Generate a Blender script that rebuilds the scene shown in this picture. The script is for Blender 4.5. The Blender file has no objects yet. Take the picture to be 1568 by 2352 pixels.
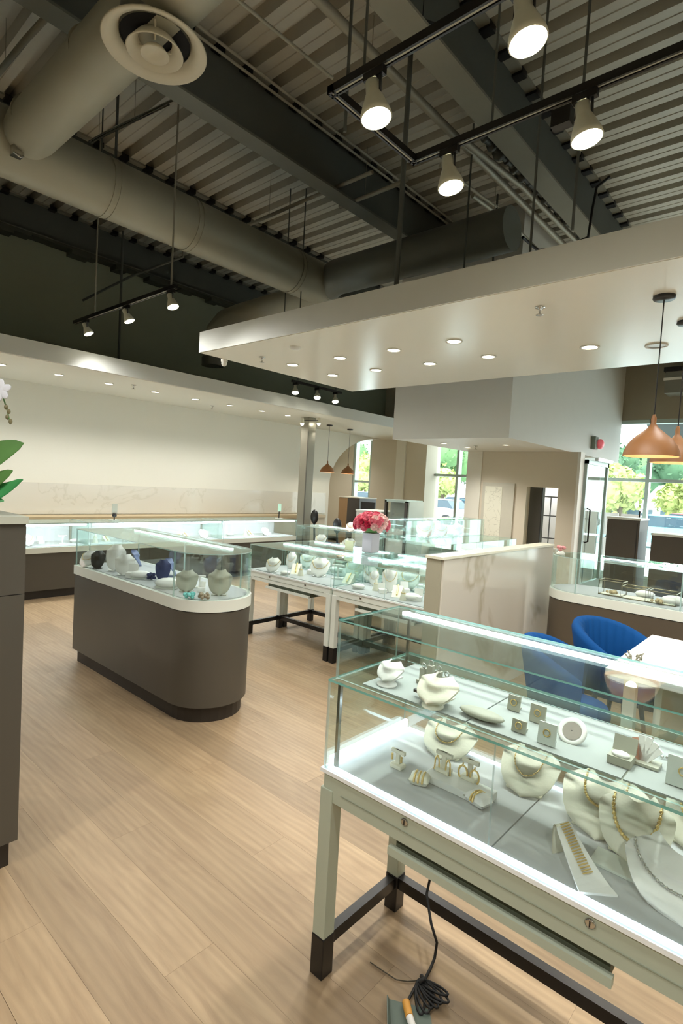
import bpy, math, random
from mathutils import Vector, Matrix, Quaternion
random.seed(7)
PI = math.pi
sc = bpy.context.scene
COL = sc.collection

# ------------------------------------------------------------------ camera
W, H = 1568, 2352
EYE = Vector((0, 0, 1.53))
FPX = 1260.57
RX = Vector((0.6628, 0.0006, -0.7488)); RY = Vector((-0.7466, 0.0766, -0.6608))
RX.normalize(); RY = (RY - RX * RY.dot(RX)).normalized(); RZ = RX.cross(RY)
CM = Matrix((RX, RY, RZ))                      # camera -> world rotation
cam_d = bpy.data.cameras.new('camera'); cam = bpy.data.objects.new('camera', cam_d); COL.objects.link(cam)
cam_d.sensor_fit = 'VERTICAL'; cam_d.sensor_height = 36.0; cam_d.sensor_width = 24.0
cam_d.lens = FPX / H * 36.0
cam_d.clip_start = 0.05; cam_d.clip_end = 300
cam.matrix_world = Matrix.Translation(EYE) @ CM.to_4x4()
sc.camera = cam

# ------------------------------------------------------------------ exposure, sky
sc.view_settings.view_transform = 'Standard'; sc.view_settings.look = 'None'
sc.view_settings.gamma = 1.0; sc.view_settings.exposure = 0.66
sc.view_settings.use_curve_mapping = False
cy = sc.cycles
cy.max_bounces = 10; cy.diffuse_bounces = 4; cy.glossy_bounces = 4; cy.transmission_bounces = 6
cy.transparent_max_bounces = 40; cy.caustics_reflective = False; cy.caustics_refractive = False
cy.sample_clamp_indirect = 4.0; cy.use_denoising = True; cy.use_light_tree = True
cy.use_adaptive_sampling = True; cy.adaptive_threshold = 0.03

world = bpy.data.worlds.new('sky'); sc.world = world; world.use_nodes = True
wn = world.node_tree; wn.nodes.clear()
wo = wn.nodes.new('ShaderNodeOutputWorld'); wb = wn.nodes.new('ShaderNodeBackground')
wc = wn.nodes.new('ShaderNodeTexCoord'); wx = wn.nodes.new('ShaderNodeSeparateXYZ')
wr = wn.nodes.new('ShaderNodeValToRGB')
wr.color_ramp.elements[0].position = 0.0; wr.color_ramp.elements[0].color = (0.96, 0.99, 1.0, 1)
wr.color_ramp.elements[1].position = 0.8; wr.color_ramp.elements[1].color = (0.80, 0.90, 1.0, 1)
wn.links.new(wc.outputs['Generated'], wx.inputs[0]); wn.links.new(wx.outputs['Z'], wr.inputs[0])
wn.links.new(wr.outputs[0], wb.inputs[0]); wn.links.new(wb.outputs[0], wo.inputs[0])
wb.inputs[1].default_value = 3.6
# hazy daylight over the parking lot
sun_d = bpy.data.lights.new('sun', 'SUN'); sun = bpy.data.objects.new('sun', sun_d); COL.objects.link(sun)
sun_d.energy = 4.5; sun_d.angle = 0.3; sun_d.color = (1, 0.96, 0.88)
sun.rotation_euler = (math.radians(38), 0, math.radians(-65))

def px_ray(px, py):
    v = CM @ Vector(((px - W / 2) / FPX, -(py - H / 2) / FPX, -1.0)); return v
def at(px, py, z):
    v = px_ray(px, py); t = (z - EYE.z) / v.z; return EYE + v * t
def atx(px, py, x):
    v = px_ray(px, py); return EYE + v * (x / v.x)
def aty(px, py, y):
    v = px_ray(px, py); return EYE + v * (y / v.y)
def atd(px, py, d): return EYE + px_ray(px, py) * d

# ------------------------------------------------------------------ materials
def s2l(c):
    return tuple((v / 12.92 if v <= 0.04045 else ((v + 0.055) / 1.055) ** 2.4) for v in [k / 255 for k in c])
MATS = {}
def mat(name, rgb, rough=0.5, metal=0.0, var=0.06, nscale=6.0, bump=0.0, emit=0.0, ecol=None, spec=0.5, coat=0.0):
    if name in MATS: return MATS[name]
    m = bpy.data.materials.new(name); m.use_nodes = True; nt = m.node_tree
    b = nt.nodes['Principled BSDF']; col = s2l(rgb)
    b.inputs['Roughness'].default_value = rough; b.inputs['Metallic'].default_value = metal
    b.inputs['Specular IOR Level'].default_value = spec; b.inputs['Coat Weight'].default_value = coat
    tc = nt.nodes.new('ShaderNodeTexCoord'); no = nt.nodes.new('ShaderNodeTexNoise')
    no.inputs['Scale'].default_value = nscale; no.inputs['Detail'].default_value = 4
    mr = nt.nodes.new('ShaderNodeMapRange'); mr.inputs[3].default_value = 1 - var; mr.inputs[4].default_value = 1 + var
    mx = nt.nodes.new('ShaderNodeVectorMath'); mx.operation = 'SCALE'; mx.inputs[0].default_value = col
    nt.links.new(tc.outputs['Object'], no.inputs['Vector']); nt.links.new(no.outputs['Fac'], mr.inputs[0])
    nt.links.new(mr.outputs[0], mx.inputs['Scale']); nt.links.new(mx.outputs[0], b.inputs['Base Color'])
    if bump:
        n2 = nt.nodes.new('ShaderNodeTexNoise'); n2.inputs['Scale'].default_value = nscale * 12; n2.inputs['Detail'].default_value = 3
        bp = nt.nodes.new('ShaderNodeBump'); bp.inputs['Strength'].default_value = bump; bp.inputs['Distance'].default_value = 0.01
        nt.links.new(tc.outputs['Object'], n2.inputs['Vector']); nt.links.new(n2.outputs['Fac'], bp.inputs['Height']); nt.links.new(bp.outputs[0], b.inputs['Normal'])
    if emit:
        b.inputs['Emission Color'].default_value = (*(s2l(ecol) if ecol else col), 1); b.inputs['Emission Strength'].default_value = emit
    MATS[name] = m; return m

def glass_mat(name, tint=(0.95, 0.985, 0.975), base=0.05):
    m = bpy.data.materials.new(name); m.use_nodes = True; nt = m.node_tree; nt.nodes.clear()
    out = nt.nodes.new('ShaderNodeOutputMaterial'); mix = nt.nodes.new('ShaderNodeMixShader')
    tr = nt.nodes.new('ShaderNodeBsdfTransparent'); tr.inputs[0].default_value = (*tint, 1)
    gl = nt.nodes.new('ShaderNodeBsdfGlossy'); gl.inputs['Roughness'].default_value = 0.0; gl.inputs[0].default_value = (0.9, 1, 0.97, 1)
    lw = nt.nodes.new('ShaderNodeLayerWeight'); lw.inputs[0].default_value = 0.5
    pw = nt.nodes.new('ShaderNodeMath'); pw.operation = 'POWER'; pw.inputs[1].default_value = 4
    ma = nt.nodes.new('ShaderNodeMath'); ma.operation = 'MULTIPLY_ADD'; ma.inputs[1].default_value = 0.85; ma.inputs[2].default_value = base
    nt.links.new(lw.outputs['Facing'], pw.inputs[0]); nt.links.new(pw.outputs[0], ma.inputs[0]); nt.links.new(ma.outputs[0], mix.inputs[0])
    nt.links.new(tr.outputs[0], mix.inputs[1]); nt.links.new(gl.outputs[0], mix.inputs[2]); nt.links.new(mix.outputs[0], out.inputs[0])
    MATS[name] = m; return m
GLASS = glass_mat('showcase_glass')
PANE = glass_mat('window_glass', (0.93, 0.98, 0.96), 0.03)
def edge_mat(c0=(110, 175, 165), c1=(205, 240, 235), al=0.75):
    m = bpy.data.materials.new('glass_edge'); m.use_nodes = True; nt = m.node_tree
    b = nt.nodes['Principled BSDF']; b.inputs['Base Color'].default_value = (*s2l((165, 215, 205)), 1)
    b.inputs['Roughness'].default_value = 0.1; b.inputs['Alpha'].default_value = al
    tcn = nt.nodes.new('ShaderNodeTexCoord'); no = nt.nodes.new('ShaderNodeTexNoise'); no.inputs['Scale'].default_value = 3
    rp = nt.nodes.new('ShaderNodeValToRGB'); rp.color_ramp.elements[0].color = (*s2l(c0), 1); rp.color_ramp.elements[1].color = (*s2l(c1), 1)
    rp.color_ramp.elements[0].position = .3; rp.color_ramp.elements[1].position = .7
    nt.links.new(tcn.outputs['Object'], no.inputs['Vector']); nt.links.new(no.outputs['Fac'], rp.inputs[0]); nt.links.new(rp.outputs[0], b.inputs['Base Color'])
    return m
EDGET = edge_mat((60, 140, 128), (150, 214, 204), .85); EDGE = edge_mat((150, 196, 188), (222, 240, 236), .5)

WHITE = mat('white_paint', (232, 230, 222), 0.55, var=0.015)
WALLW = mat('wall_white', (226, 222, 208), 0.6, var=0.02, nscale=1.5)
BEIGE = mat('wall_beige', (210, 200, 180), 0.7, var=0.03, nscale=2)
BEIGED = mat('wall_taupe', (150, 142, 122), 0.75, var=0.03, nscale=2)
FASCIA = mat('canopy_fascia', (226, 228, 222), 0.6, var=0.02)
SOFFIT = mat('canopy_soffit', (236, 232, 218), 0.22, var=0.01, spec=0.35)
DARKW = mat('dark_wall', (152, 158, 138), 0.85, var=0.06, nscale=2)
DECK = mat('deck_metal', (196, 192, 178), 0.5, metal=0.15, var=0.12, nscale=3, bump=0.05)
STEEL = mat('beam_paint', (88, 92, 88), 0.6, var=0.12, nscale=3)
STEELL = mat('beam_flange_paint', (140, 138, 124), 0.6, var=0.12, nscale=3)
DUCT = mat('duct_grey', (165, 163, 146), 0.5, metal=0.25, var=0.1, nscale=1.5)
DUCTD = mat('duct_dark', (112, 114, 106), 0.5, metal=0.2, var=0.1, nscale=1.5)
PIPE = mat('pipe_grey', (170, 166, 148), 0.5, metal=0.2, var=0.1)
DIFF = mat('diffuser_paint', (205, 200, 180), 0.45, var=0.04)
BLACK = mat('black_metal', (22, 20, 19), 0.35, var=0.1)
CABLE = mat('black_rubber', (18, 17, 16), 0.55, var=0.1)
TAUPE = mat('taupe_laminate', (80, 75, 66), 0.45, var=0.05, nscale=3)
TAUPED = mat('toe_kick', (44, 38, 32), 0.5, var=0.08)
BROWN = mat('brown_laminate', (84, 74, 60), 0.45, var=0.08, nscale=3)
CASEW = mat('case_white', (222, 226, 216), 0.4, var=0.02)
DECKW = mat('display_fabric', (186, 188, 188), 0.8, var=0.03, nscale=20)
DECKG = mat('display_fabric_grey', (160, 166, 162), 0.8, var=0.04, nscale=20)
IVORY = mat('ivory_leatherette', (238, 234, 214), 0.45, var=0.03, nscale=10, bump=0.05)
IVORYW = mat('white_leatherette', (244, 242, 236), 0.45, var=0.02, nscale=10, bump=0.05)
GREYF = mat('grey_leatherette', (168, 168, 152), 0.5, var=0.04)
NAVY = mat('navy_velvet', (44, 54, 98), 0.7, var=0.08)
TEALM = mat('teal_gems', (120, 205, 200), 0.25, var=0.1)
GOLD = mat('gold', (244, 212, 142), 0.28, metal=0.8, var=0.1, nscale=60)
SILVER = mat('silver', (205, 205, 200), 0.2, metal=0.9, var=0.1, nscale=60)
CHROME = mat('chrome', (190, 190, 186), 0.15, metal=1.0, var=0.03)
WOODP = mat('pendant_wood', (138, 92, 50), 0.5, var=0.12, nscale=8)
BLUEV = mat('blue_velvet', (6, 62, 116), 0.85, spec=.15, var=0.12, nscale=8)
ALU = mat('aluminium_frame', (176, 192, 184), 0.35, metal=0.4, var=0.04)
GREEN = mat('leaf_green', (84, 128, 62), 0.4, var=0.25, nscale=12)
GREENB = mat('leaf_green_bright', (66, 150, 84), 0.35, var=0.25, nscale=12)
COLUMN = mat('column_paint', (138, 134, 120), 0.35, metal=0.3, var=0.04)
ORANGE = mat('orange_plug', (222, 160, 70), 0.5, var=0.1)
SAGE = mat('grey_green_plate', (96, 110, 100), 0.5, var=0.1)
PINK = mat('rose_pink', (236, 132, 150), 0.6, var=0.15, nscale=30)
ROSE = mat('rose_red', (204, 46, 84), 0.6, var=0.2, nscale=30)
PALER = mat('rose_pale', (248, 214, 208), 0.6, var=0.1, nscale=30)
VASE = mat('vase_white', (214, 212, 220), 0.4, var=0.03)
ASPH = mat('asphalt', (196, 200, 200), 0.9, var=0.08, nscale=0.6)
LED = mat('led_strip', (255, 255, 255), 0.4, emit=9.0, ecol=(240, 248, 255))
LEDS = mat('led_panel', (255, 255, 255), 0.4, emit=3.2, ecol=(215, 235, 255))
BULB = mat('bulb_lens', (255, 250, 235), 0.3, emit=26.0, ecol=(255, 250, 228))
DLENS = mat('downlight_lens', (255, 250, 235), 0.3, emit=7.0, ecol=(255, 246, 224))
OFFLENS = mat('unlit_lens', (205, 203, 194), 0.3)

def wood_mat():
    m = bpy.data.materials.new('oak_plank'); m.use_nodes = True; nt = m.node_tree; b = nt.nodes['Principled BSDF']
    L = nt.links.new
    oi = nt.nodes.new('ShaderNodeObjectInfo'); geo = nt.nodes.new('ShaderNodeNewGeometry')
    mp = nt.nodes.new('ShaderNodeMapping'); mp.inputs['Scale'].default_value = (9, 1.1, 1)
    sc_ = nt.nodes.new('ShaderNodeVectorMath'); sc_.operation = 'SCALE'; sc_.inputs['Scale'].default_value = 37.0
    cmb = nt.nodes.new('ShaderNodeCombineXYZ'); L(oi.outputs['Random'], cmb.inputs[0]); L(oi.outputs['Random'], cmb.inputs[2])
    L(cmb.outputs[0], sc_.inputs[0])
    ad = nt.nodes.new('ShaderNodeVectorMath'); ad.operation = 'ADD'; L(geo.outputs['Position'], mp.inputs[0]); L(mp.outputs[0], ad.inputs[0]); L(sc_.outputs[0], ad.inputs[1])
    n1 = nt.nodes.new('ShaderNodeTexNoise'); n1.inputs['Scale'].default_value = 1.6; n1.inputs['Detail'].default_value = 8; n1.inputs['Distortion'].default_value = 1.4; n1.inputs['Roughness'].default_value = 0.62
    L(ad.outputs[0], n1.inputs['Vector'])
    wv = nt.nodes.new('ShaderNodeTexWave'); wv.wave_type = 'BANDS'; wv.bands_direction = 'X'; wv.inputs['Scale'].default_value = 1.1; wv.inputs['Distortion'].default_value = 9; wv.inputs['Detail'].default_value = 3; wv.inputs['Detail Scale'].default_value = 0.8
    L(ad.outputs[0], wv.inputs['Vector'])
    r1 = nt.nodes.new('ShaderNodeValToRGB'); e = r1.color_ramp.elements
    e[0].position = 0.25; e[0].color = (*s2l((141, 118, 91)), 1); e[1].position = 0.75; e[1].color = (*s2l((167, 144, 113)), 1)
    L(n1.outputs['Fac'], r1.inputs[0])
    r2 = nt.nodes.new('ShaderNodeMapRange'); r2.inputs[3].default_value = 0.93; r2.inputs[4].default_value = 1.06; L(wv.outputs['Fac'], r2.inputs[0])
    r3 = nt.nodes.new('ShaderNodeMapRange'); r3.inputs[3].default_value = 0.86; r3.inputs[4].default_value = 1.1; L(oi.outputs['Random'], r3.inputs[0])
    mu = nt.nodes.new('ShaderNodeMath'); mu.operation = 'MULTIPLY'; L(r2.outputs[0], mu.inputs[0]); L(r3.outputs[0], mu.inputs[1])
    v = nt.nodes.new('ShaderNodeVectorMath'); v.operation = 'SCALE'; L(r1.outputs[0], v.inputs[0]); L(mu.outputs[0], v.inputs['Scale'])
    L(v.outputs[0], b.inputs['Base Color'])
    b.inputs['Roughness'].default_value = 0.42; b.inputs['Specular IOR Level'].default_value = 0.35
    bp = nt.nodes.new('ShaderNodeBump'); bp.inputs['Strength'].default_value = 0.06; bp.inputs['Distance'].default_value = 0.01; L(n1.outputs['Fac'], bp.inputs['Height']); L(bp.outputs[0], b.inputs['Normal'])
    return m
OAK = wood_mat()
def marble_mat(name, base, vein, scale=1.3):
    m = bpy.data.materials.new(name); m.use_nodes = True; nt = m.node_tree; b = nt.nodes['Principled BSDF']; L = nt.links.new
    tc = nt.nodes.new('ShaderNodeNewGeometry'); n = nt.nodes.new('ShaderNodeTexNoise'); n.inputs['Scale'].default_value = scale; n.inputs['Detail'].default_value = 5; n.inputs['Distortion'].default_value = 0.6
    L(tc.outputs['Position'], n.inputs['Vector'])
    r = nt.nodes.new('ShaderNodeValToRGB'); e = r.color_ramp.elements
    e[0].position = 0.0; e[0].color = (*s2l(base), 1); e[1].position = 1.0; e[1].color = (*s2l(base), 1)
    a = r.color_ramp.elements.new(0.485); a.color = (*s2l(base), 1)
    c = r.color_ramp.elements.new(0.5); c.color = (*s2l(vein), 1)
    d = r.color_ramp.elements.new(0.512); d.color = (*s2l(base), 1)
    L(n.outputs['Fac'], r.inputs[0]); L(r.outputs[0], b.inputs['Base Color']); b.inputs['Roughness'].default_value = 0.08
    return m
MARBLE = marble_mat('polished_marble', (206, 202, 190), (180, 172, 152), 0.5)
MARBLEW = marble_mat('wall_marble', (218, 214, 202), (208, 204, 190), 1.2)

# ------------------------------------------------------------------ mesh builder
class MB:
    def __init__(s): s.v = []; s.f = []; s.sm = []; s.mi = []; s.x = Matrix.Identity(4); s.m = 0
    def add(s, vs, fs, smooth=False):
        o = len(s.v); s.v += [s.x @ Vector(p) for p in vs]
        for f in fs: s.f.append([o + i for i in f]); s.sm.append(smooth); s.mi.append(s.m)
        return s
    def box(s, x0, x1, y0, y1, z0, z1):
        return s.add([(x0, y0, z0), (x1, y0, z0), (x1, y1, z0), (x0, y1, z0), (x0, y0, z1), (x1, y0, z1), (x1, y1, z1), (x0, y1, z1)],
                     [(3, 2, 1, 0), (4, 5, 6, 7), (0, 1, 5, 4), (1, 2, 6, 5), (2, 3, 7, 6), (3, 0, 4, 7)])
    def prism(s, poly, z0, z1, smooth=False, caps=True):
        n = len(poly); vs = [(x, y, z0) for x, y in poly] + [(x, y, z1) for x, y in poly]
        s.add(vs, [(i, (i + 1) % n, n + (i + 1) % n, n + i) for i in range(n)], smooth)
        if caps: s.add(vs, [tuple(range(n))[::-1], tuple(range(n, 2 * n))])
        return s
    def prof(s, pts, axis, a0, a1, smooth=False):
        # extrude a closed 2D profile along axis 'x' (pts=(y,z)) or 'y' (pts=(x,z))
        n = len(pts); P = (lambda a, p: (a, p[0], p[1])) if axis == 'x' else (lambda a, p: (p[0], a, p[1]))
        vs = [P(a0, p) for p in pts] + [P(a1, p) for p in pts]
        s.add(vs, [(i, (i + 1) % n, n + (i + 1) % n, n + i) for i in range(n)] , smooth)
        s.add(vs, [tuple(range(n))[::-1], tuple(range(n, 2 * n))]); return s
    def lathe(s, pr, n=20, c=(0, 0, 0), smooth=True, cap=True):
        k = len(pr); vs = []
        for r, z in pr:
            for i in range(n): a = 2 * PI * i / n; vs.append((c[0] + r * math.cos(a), c[1] + r * math.sin(a), c[2] + z))
        fs = [(j * n + i, j * n + (i + 1) % n, (j + 1) * n + (i + 1) % n, (j + 1) * n + i) for j in range(k - 1) for i in range(n)]
        s.add(vs, fs, smooth)
        if cap:
            if pr[0][0] > 1e-4: s.add(vs[:n], [tuple(range(n))[::-1]])
            if pr[-1][0] > 1e-4: s.add(vs[-n:], [tuple(range(n))])
        return s
    def tube(s, pts, r, n=8, cap=True, closed=False):
        pts = [Vector(p) for p in pts]; k = len(pts); rs = r if isinstance(r, (list, tuple)) else [r] * k
        vs = []; up = None
        for i, p in enumerate(pts):
            a = pts[(i - 1) % k] if (closed or i > 0) else p; b = pts[(i + 1) % k] if (closed or i < k - 1) else p
            t = (b - a).normalized()
            if up is None: up = Vector((0, 0, 1)) if abs(t.z) < 0.9 else Vector((1, 0, 0))
            sd = t.cross(up).normalized(); u2 = sd.cross(t).normalized(); up = u2
            for j in range(n):
                q = 2 * PI * j / n; vs.append(p + (sd * math.cos(q) + u2 * math.sin(q)) * rs[i])
        m = k if closed else k - 1
        fs = [(i * n + j, i * n + (j + 1) % n, ((i + 1) % k) * n + (j + 1) % n, ((i + 1) % k) * n + j) for i in range(m) for j in range(n)]
        s.add(vs, fs, True)
        if cap and not closed: s.add(vs[:n], [tuple(range(n))[::-1]]); s.add(vs[-n:], [tuple(range(n))])
        return s
    def ball(s, c, r, n=8, m=5, sx=1, sy=1, sz=1):
        pr = [(max(1e-5, math.sin(PI * i / m)), -math.cos(PI * i / m)) for i in range(m + 1)]
        old = s.x; s.x = old @ Matrix.Translation(c) @ Matrix.Diagonal((r * sx, r * sy, r * sz, 1)); s.lathe(pr, n, cap=False); s.x = old; return s
    def grid(s, fn, nu, nv, smooth=True, flip=False):
        vs = [fn(i / nu, j / nv) for j in range(nv + 1) for i in range(nu + 1)]
        fs = []
        for j in range(nv):
            for i in range(nu):
                a = j * (nu + 1) + i; q = (a, a + 1, a + nu + 2, a + nu + 1); fs.append(q[::-1] if flip else q)
        return s.add(vs, fs, smooth)
    def build(s, name, mats, parent=None, bevel=0.0, label=None, kind=None):
        mats = mats if isinstance(mats, (list, tuple)) else [mats]
        me = bpy.data.meshes.new(name); o = bpy.data.objects.new(name, me)
        if parent is not None:
            org = Vector((0, 0, 0)); q = parent
            while q is not None: org = org + q.location; q = q.parent
            o.parent = parent; loc = Vector((0, 0, 0))
        else:
            xs = [v.x for v in s.v]; ys = [v.y for v in s.v]; zs = [v.z for v in s.v]
            org = Vector(((min(xs) + max(xs)) / 2, (min(ys) + max(ys)) / 2, min(zs))); loc = org
        me.from_pydata([v - org for v in s.v], [], s.f); o.location = loc
        me.polygons.foreach_set('use_smooth', s.sm); me.polygons.foreach_set('material_index', s.mi)
        for m in mats: me.materials.append(m)
        me.validate(); me.update()
        COL.objects.link(o)
        if bevel:
            bm_ = o.modifiers.new('bevel', 'BEVEL'); bm_.width = bevel; bm_.segments = 2; bm_.limit_method = 'ANGLE'; bm_.angle_limit = 0.7
        if label: o['label'] = label
        if kind: o['kind'] = kind
        return o
def box(*a): return MB().box(*a)
def thing(name, label, cat, loc, group=None):
    o = bpy.data.objects.new(name, None); COL.objects.link(o); o.location = loc; o.empty_display_size = .1
    return tag(o, label, cat, group)
def tag(o, label, cat, group=None):
    o['label'] = label; o['category'] = cat
    if group: o['group'] = group
    return o
def struct(name, mb, m, parent=None, bevel=0.0):
    o = mb.build(name, m, parent, bevel)
    if parent is None: o['kind'] = 'structure'
    return o
def sroot(name, loc=(0, 0, 0)):
    o = bpy.data.objects.new(name, None); COL.objects.link(o); o.location = loc; o['kind'] = 'structure'; return o
def dup(root, loc, rotz=0.0, label=None, scale=None, group=None):
    r = root.copy(); COL.objects.link(r); r.location = loc; r.rotation_euler = (root.rotation_euler[0], root.rotation_euler[1], rotz)
    if scale: r.scale = (scale, scale, scale)
    if label: r['label'] = label
    if group: r['group'] = group
    for ch in root.children:
        c = ch.copy(); COL.objects.link(c); c.parent = r
        for g in ch.children:
            d = g.copy(); COL.objects.link(d); d.parent = c
    return r
def frame_z(d, p):                      # matrix putting local +z along d at p
    return Matrix.Translation(p) @ Vector((0, 0, 1)).rotation_difference(Vector(d).normalized()).to_matrix().to_4x4()
def pane(x0, x1, y0, y1, z0, z1):        # glass slab: broad faces = glass, rim = green edge
    mb = MB(); mb.box(x0, x1, y0, y1, z0, z1); d = (x1 - x0, y1 - y0, z1 - z0); thin = d.index(min(d))
    big = {2: (0, 1), 1: (2, 4), 0: (3, 5)}[thin]; mb.mi = [0 if i in big else 1 for i in range(6)]; return mb
GM = [GLASS, EDGE]; GMT = [GLASS, EDGET]
LIGHTS = []
def lamp_light(name, kind, loc, energy, col=(1, 0.95, 0.86), parent=None, aim=None, size=0.05, spot=2.2, blend=0.8):
    d = bpy.data.lights.new(name, kind); d.energy = energy; d.color = col
    if kind == 'SPOT': d.spot_size = spot; d.spot_blend = blend; d.shadow_soft_size = size
    elif kind == 'POINT': d.shadow_soft_size = size
    elif kind == 'AREA': d.shape = 'DISK'; d.size = size
    o = bpy.data.objects.new(name, d); COL.objects.link(o)
    dr = Vector(aim if aim else (0, 0, -1)).normalized(); q = Vector((0, 0, -1)).rotation_difference(dr)
    o.rotation_mode = 'QUATERNION'; o.rotation_quaternion = q
    if parent is not None: o.parent = parent; o.location = Vector(loc) - parent.location
    else: o.location = loc
    return o

# ================================================================== SETTING
X0, X1, Y0, Y1 = -3.2, 10.9, -3.6, 8.1      # interior shell; facade at X1, long wall at Y1
DZ = 4.95
floor = sroot('floor')
PWD, PLN = 0.178, 1.9
pm = MB().box(0.0003, PWD - 0.0003, 0.0003, PLN - 0.0003, -0.014, 0.0)
plank0 = None
rest = MB()
ix = 0
x = X0
while x < X1 + 0.2:
    off = (ix * 0.713) % PLN
    y = Y0 - PLN + off
    while y < 10.3:
        vis = (0.5 < x < 5.4 and y + PLN > 0.0 and y < 6.6 and abs((x + .09) - (y + .95)) < 4.4)
        if vis:
            if plank0 is None:
                plank0 = pm.build('plank', OAK, floor); plank0.location = (x, y, 0)
            else:
                p = plank0.copy(); COL.objects.link(p); p.location = (x, y, 0)
        else:
            rest.box(x + .0008, x + PWD - .0008, y + .0008, y + PLN - .0008, -0.014, 0.0)
        y += PLN
    x += PWD; ix += 1
rest.build('outer_planks', OAK, floor, kind='stuff')
box(X0 - .2, X1 + .3, Y0 - .2, 10.6, -0.12, -0.0145).build('subfloor', TAUPED, floor)

# ceiling: corrugated deck in panels, ribs running along y
ceil = sroot('ceiling')
def deck_panel():
    P = 0.28; t = 0.004; w = 3 * P; top = []; hgt = 0.105
    for k in range(3):
        a = k * P
        top += [(a, 0), (a + .078, 0), (a + .082, .007), (a + .09, .007), (a + .094, 0), (a + .168, 0), (a + .18, hgt), (a + .266, hgt), (a + P - .001, 0)]
    poly = top + [(x_, z_ + t) for x_, z_ in reversed(top)]
    return MB().prof(poly, 'y', 0, 3.4)
dp0 = None
for j, yy in enumerate([Y0 - .2, -0.2, 3.2, 6.6]):
    x = X0
    while x < X1 + .1:
        if dp0 is None:
            dp0 = deck_panel().build('deck_panel', DECK, ceil); dp0.location = (x, yy, DZ)
        else:
            p = dp0.copy(); COL.objects.link(p); p.location = (x, yy, DZ)
        x += 0.84
box(X0 - .2, X1 + .3, Y0 - .3, 10.6, DZ + .13, DZ + .22).build('roof_slab', STEEL, ceil)

# long wall on the left, white below the soffit, dark above, with the arch at its far end
wl = sroot('wall_left')
def arch_wall():
    mb = MB(); xa, xt, zs, zt = 8.73, 10.45, 1.5, 2.64
    front = [(X0, 0), (xa, 0), (xa, zs)]
    for i in range(1, 17):
        a = PI / 2 * i / 16; front.append((xt - (xt - xa) * math.cos(a), zs + (zt - zs) * math.sin(a)))
    front += [(X1, zt), (X1, 2.66), (X0, 2.66)]
    mb.prof(front, 'y', Y1, Y1 + .18); return mb
arch_wall().build('lower_wall', WALLW, wl)
box(X0, X1, Y1, Y1 + .18, 2.66, DZ + .1).build('upper_wall', DARKW, wl)
box(X0, 8.6, Y1 - .035, Y1 - .002, 0.88, 1.31).build('marble_panel', MARBLEW, wl)
box(7.6, X1 + .3, 10.2, 10.35, 0, 2.8).build('wall_alcove_back', WALLW)['kind'] = 'structure'
box(7.5, 7.6, Y1 + .18, 10.35, 0, 2.8).build('wall_alcove_side', WALLW)['kind'] = 'structure'
box(7.5, X1 + .3, Y1 + .18, 10.35, 2.66, 2.76).build('ceiling_alcove', WHITE)['kind'] = 'structure'
# walls behind and to the side of the camera
wr_ = sroot('wall_right'); box(X0, X1, Y0 - .15, Y0, 0, 2.9).build('lower_wall', WALLW, wr_); box(X0, X1, Y0 - .15, Y0, 2.9, DZ + .1).build('upper_wall', DARKW, wr_)
wk = sroot('wall_back'); box(X0 - .15, X0, Y0 - .15, Y1 + .18, 0, 2.9).build('lower_wall', WALLW, wk); box(X0 - .15, X0, Y0 - .15, Y1 + .18, 2.9, DZ + .1).build('upper_wall', DARKW, wk)

# facade: piers, band above, glazing
FX = X1
wf = sroot('wall_front')
def fy(px, x=FX): return atx(px, 1100, x).y
yw1a, yw1b = fy(808), fy(850)          # slim window by the arch
yp0, yp1 = fy(850, 10.55), fy(976, 10.55)
yA0, yA1 = fy(976), 4.2
HZ = 2.98
box(FX, FX + .25, Y0, 10.35, HZ, DZ + .1).build('upper_band', BEIGED, wf)
box(FX, FX + .25, yw1a, 10.35, 0, HZ).build('pier', BEIGE, wf)
box(10.55, FX + .25, yp1, yp0, 0, 4.9).build('pier', BEIGE, wf)
box(10.51, 10.55, fy(926, 10.5), fy(906, 10.5), 0, 4.9).build('pilaster', WALLW, wf)
box(FX, FX + .25, 3.62, yA1, 0, HZ).build('pier', BEIGE, wf)
box(FX, FX + .25, Y0, 10.35, -0.1, 0.12).build('sill', ALU, wf)
def glazing(name, y0, y1, z0, z1, muls, trans):
    r = sroot(name, (FX + .1, (y0 + y1) / 2, z0))
    fr = MB(); t = .035
    for yy in (y0 + t, y1 - t): fr.box(FX + .03, FX + .17, yy - t, yy + t, z0, z1)
    for zz in (z0 + t, z1 - t): fr.box(FX + .03, FX + .17, y0, y1, zz - t, zz + t)
    fr.build('window_frame', ALU, r)
    ys = sorted([y0 + t] + muls + [y1 - t]); zs = sorted([z0 + t] + trans + [z1 - t])
    for q in muls: box(FX + .03, FX + .17, q - .03, q + .03, z0, z1).build('mullion', ALU, r)
    for q in trans: box(FX + .035, FX + .165, y0, y1, q - .028, q + .028).build('transom', ALU, r)
    for i in range(len(ys) - 1):
        for j in range(len(zs) - 1):
            box(FX + .095, FX + .101, ys[i] + .02, ys[i + 1] - .02, zs[j] + .02, zs[j + 1] - .02).build('pane', PANE, r)
    return r
glazing('window_1', yw1b, yw1a, .12, HZ, [], [1.62])
glazing('window_2', yA1, yA0, .12, HZ, [fy(1047)], [1.86])
glazing('window_3', Y0, 3.62, .12, HZ, [2.44, 1.1, -.3, -1.7, -3.0], [1.9])
# awning seen outside through the window heads
mb = MB().prof([(FX + .3, 3.05), (FX + 1.3, 2.75), (FX + 1.3, 2.6), (FX + .3, 2.95)], 'y', Y0, 2.6)
tag(mb.build('awning', mat('awning_dark', (84, 90, 88), .7)), 'dark sloping awning outside over the shop windows', 'awning')

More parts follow.
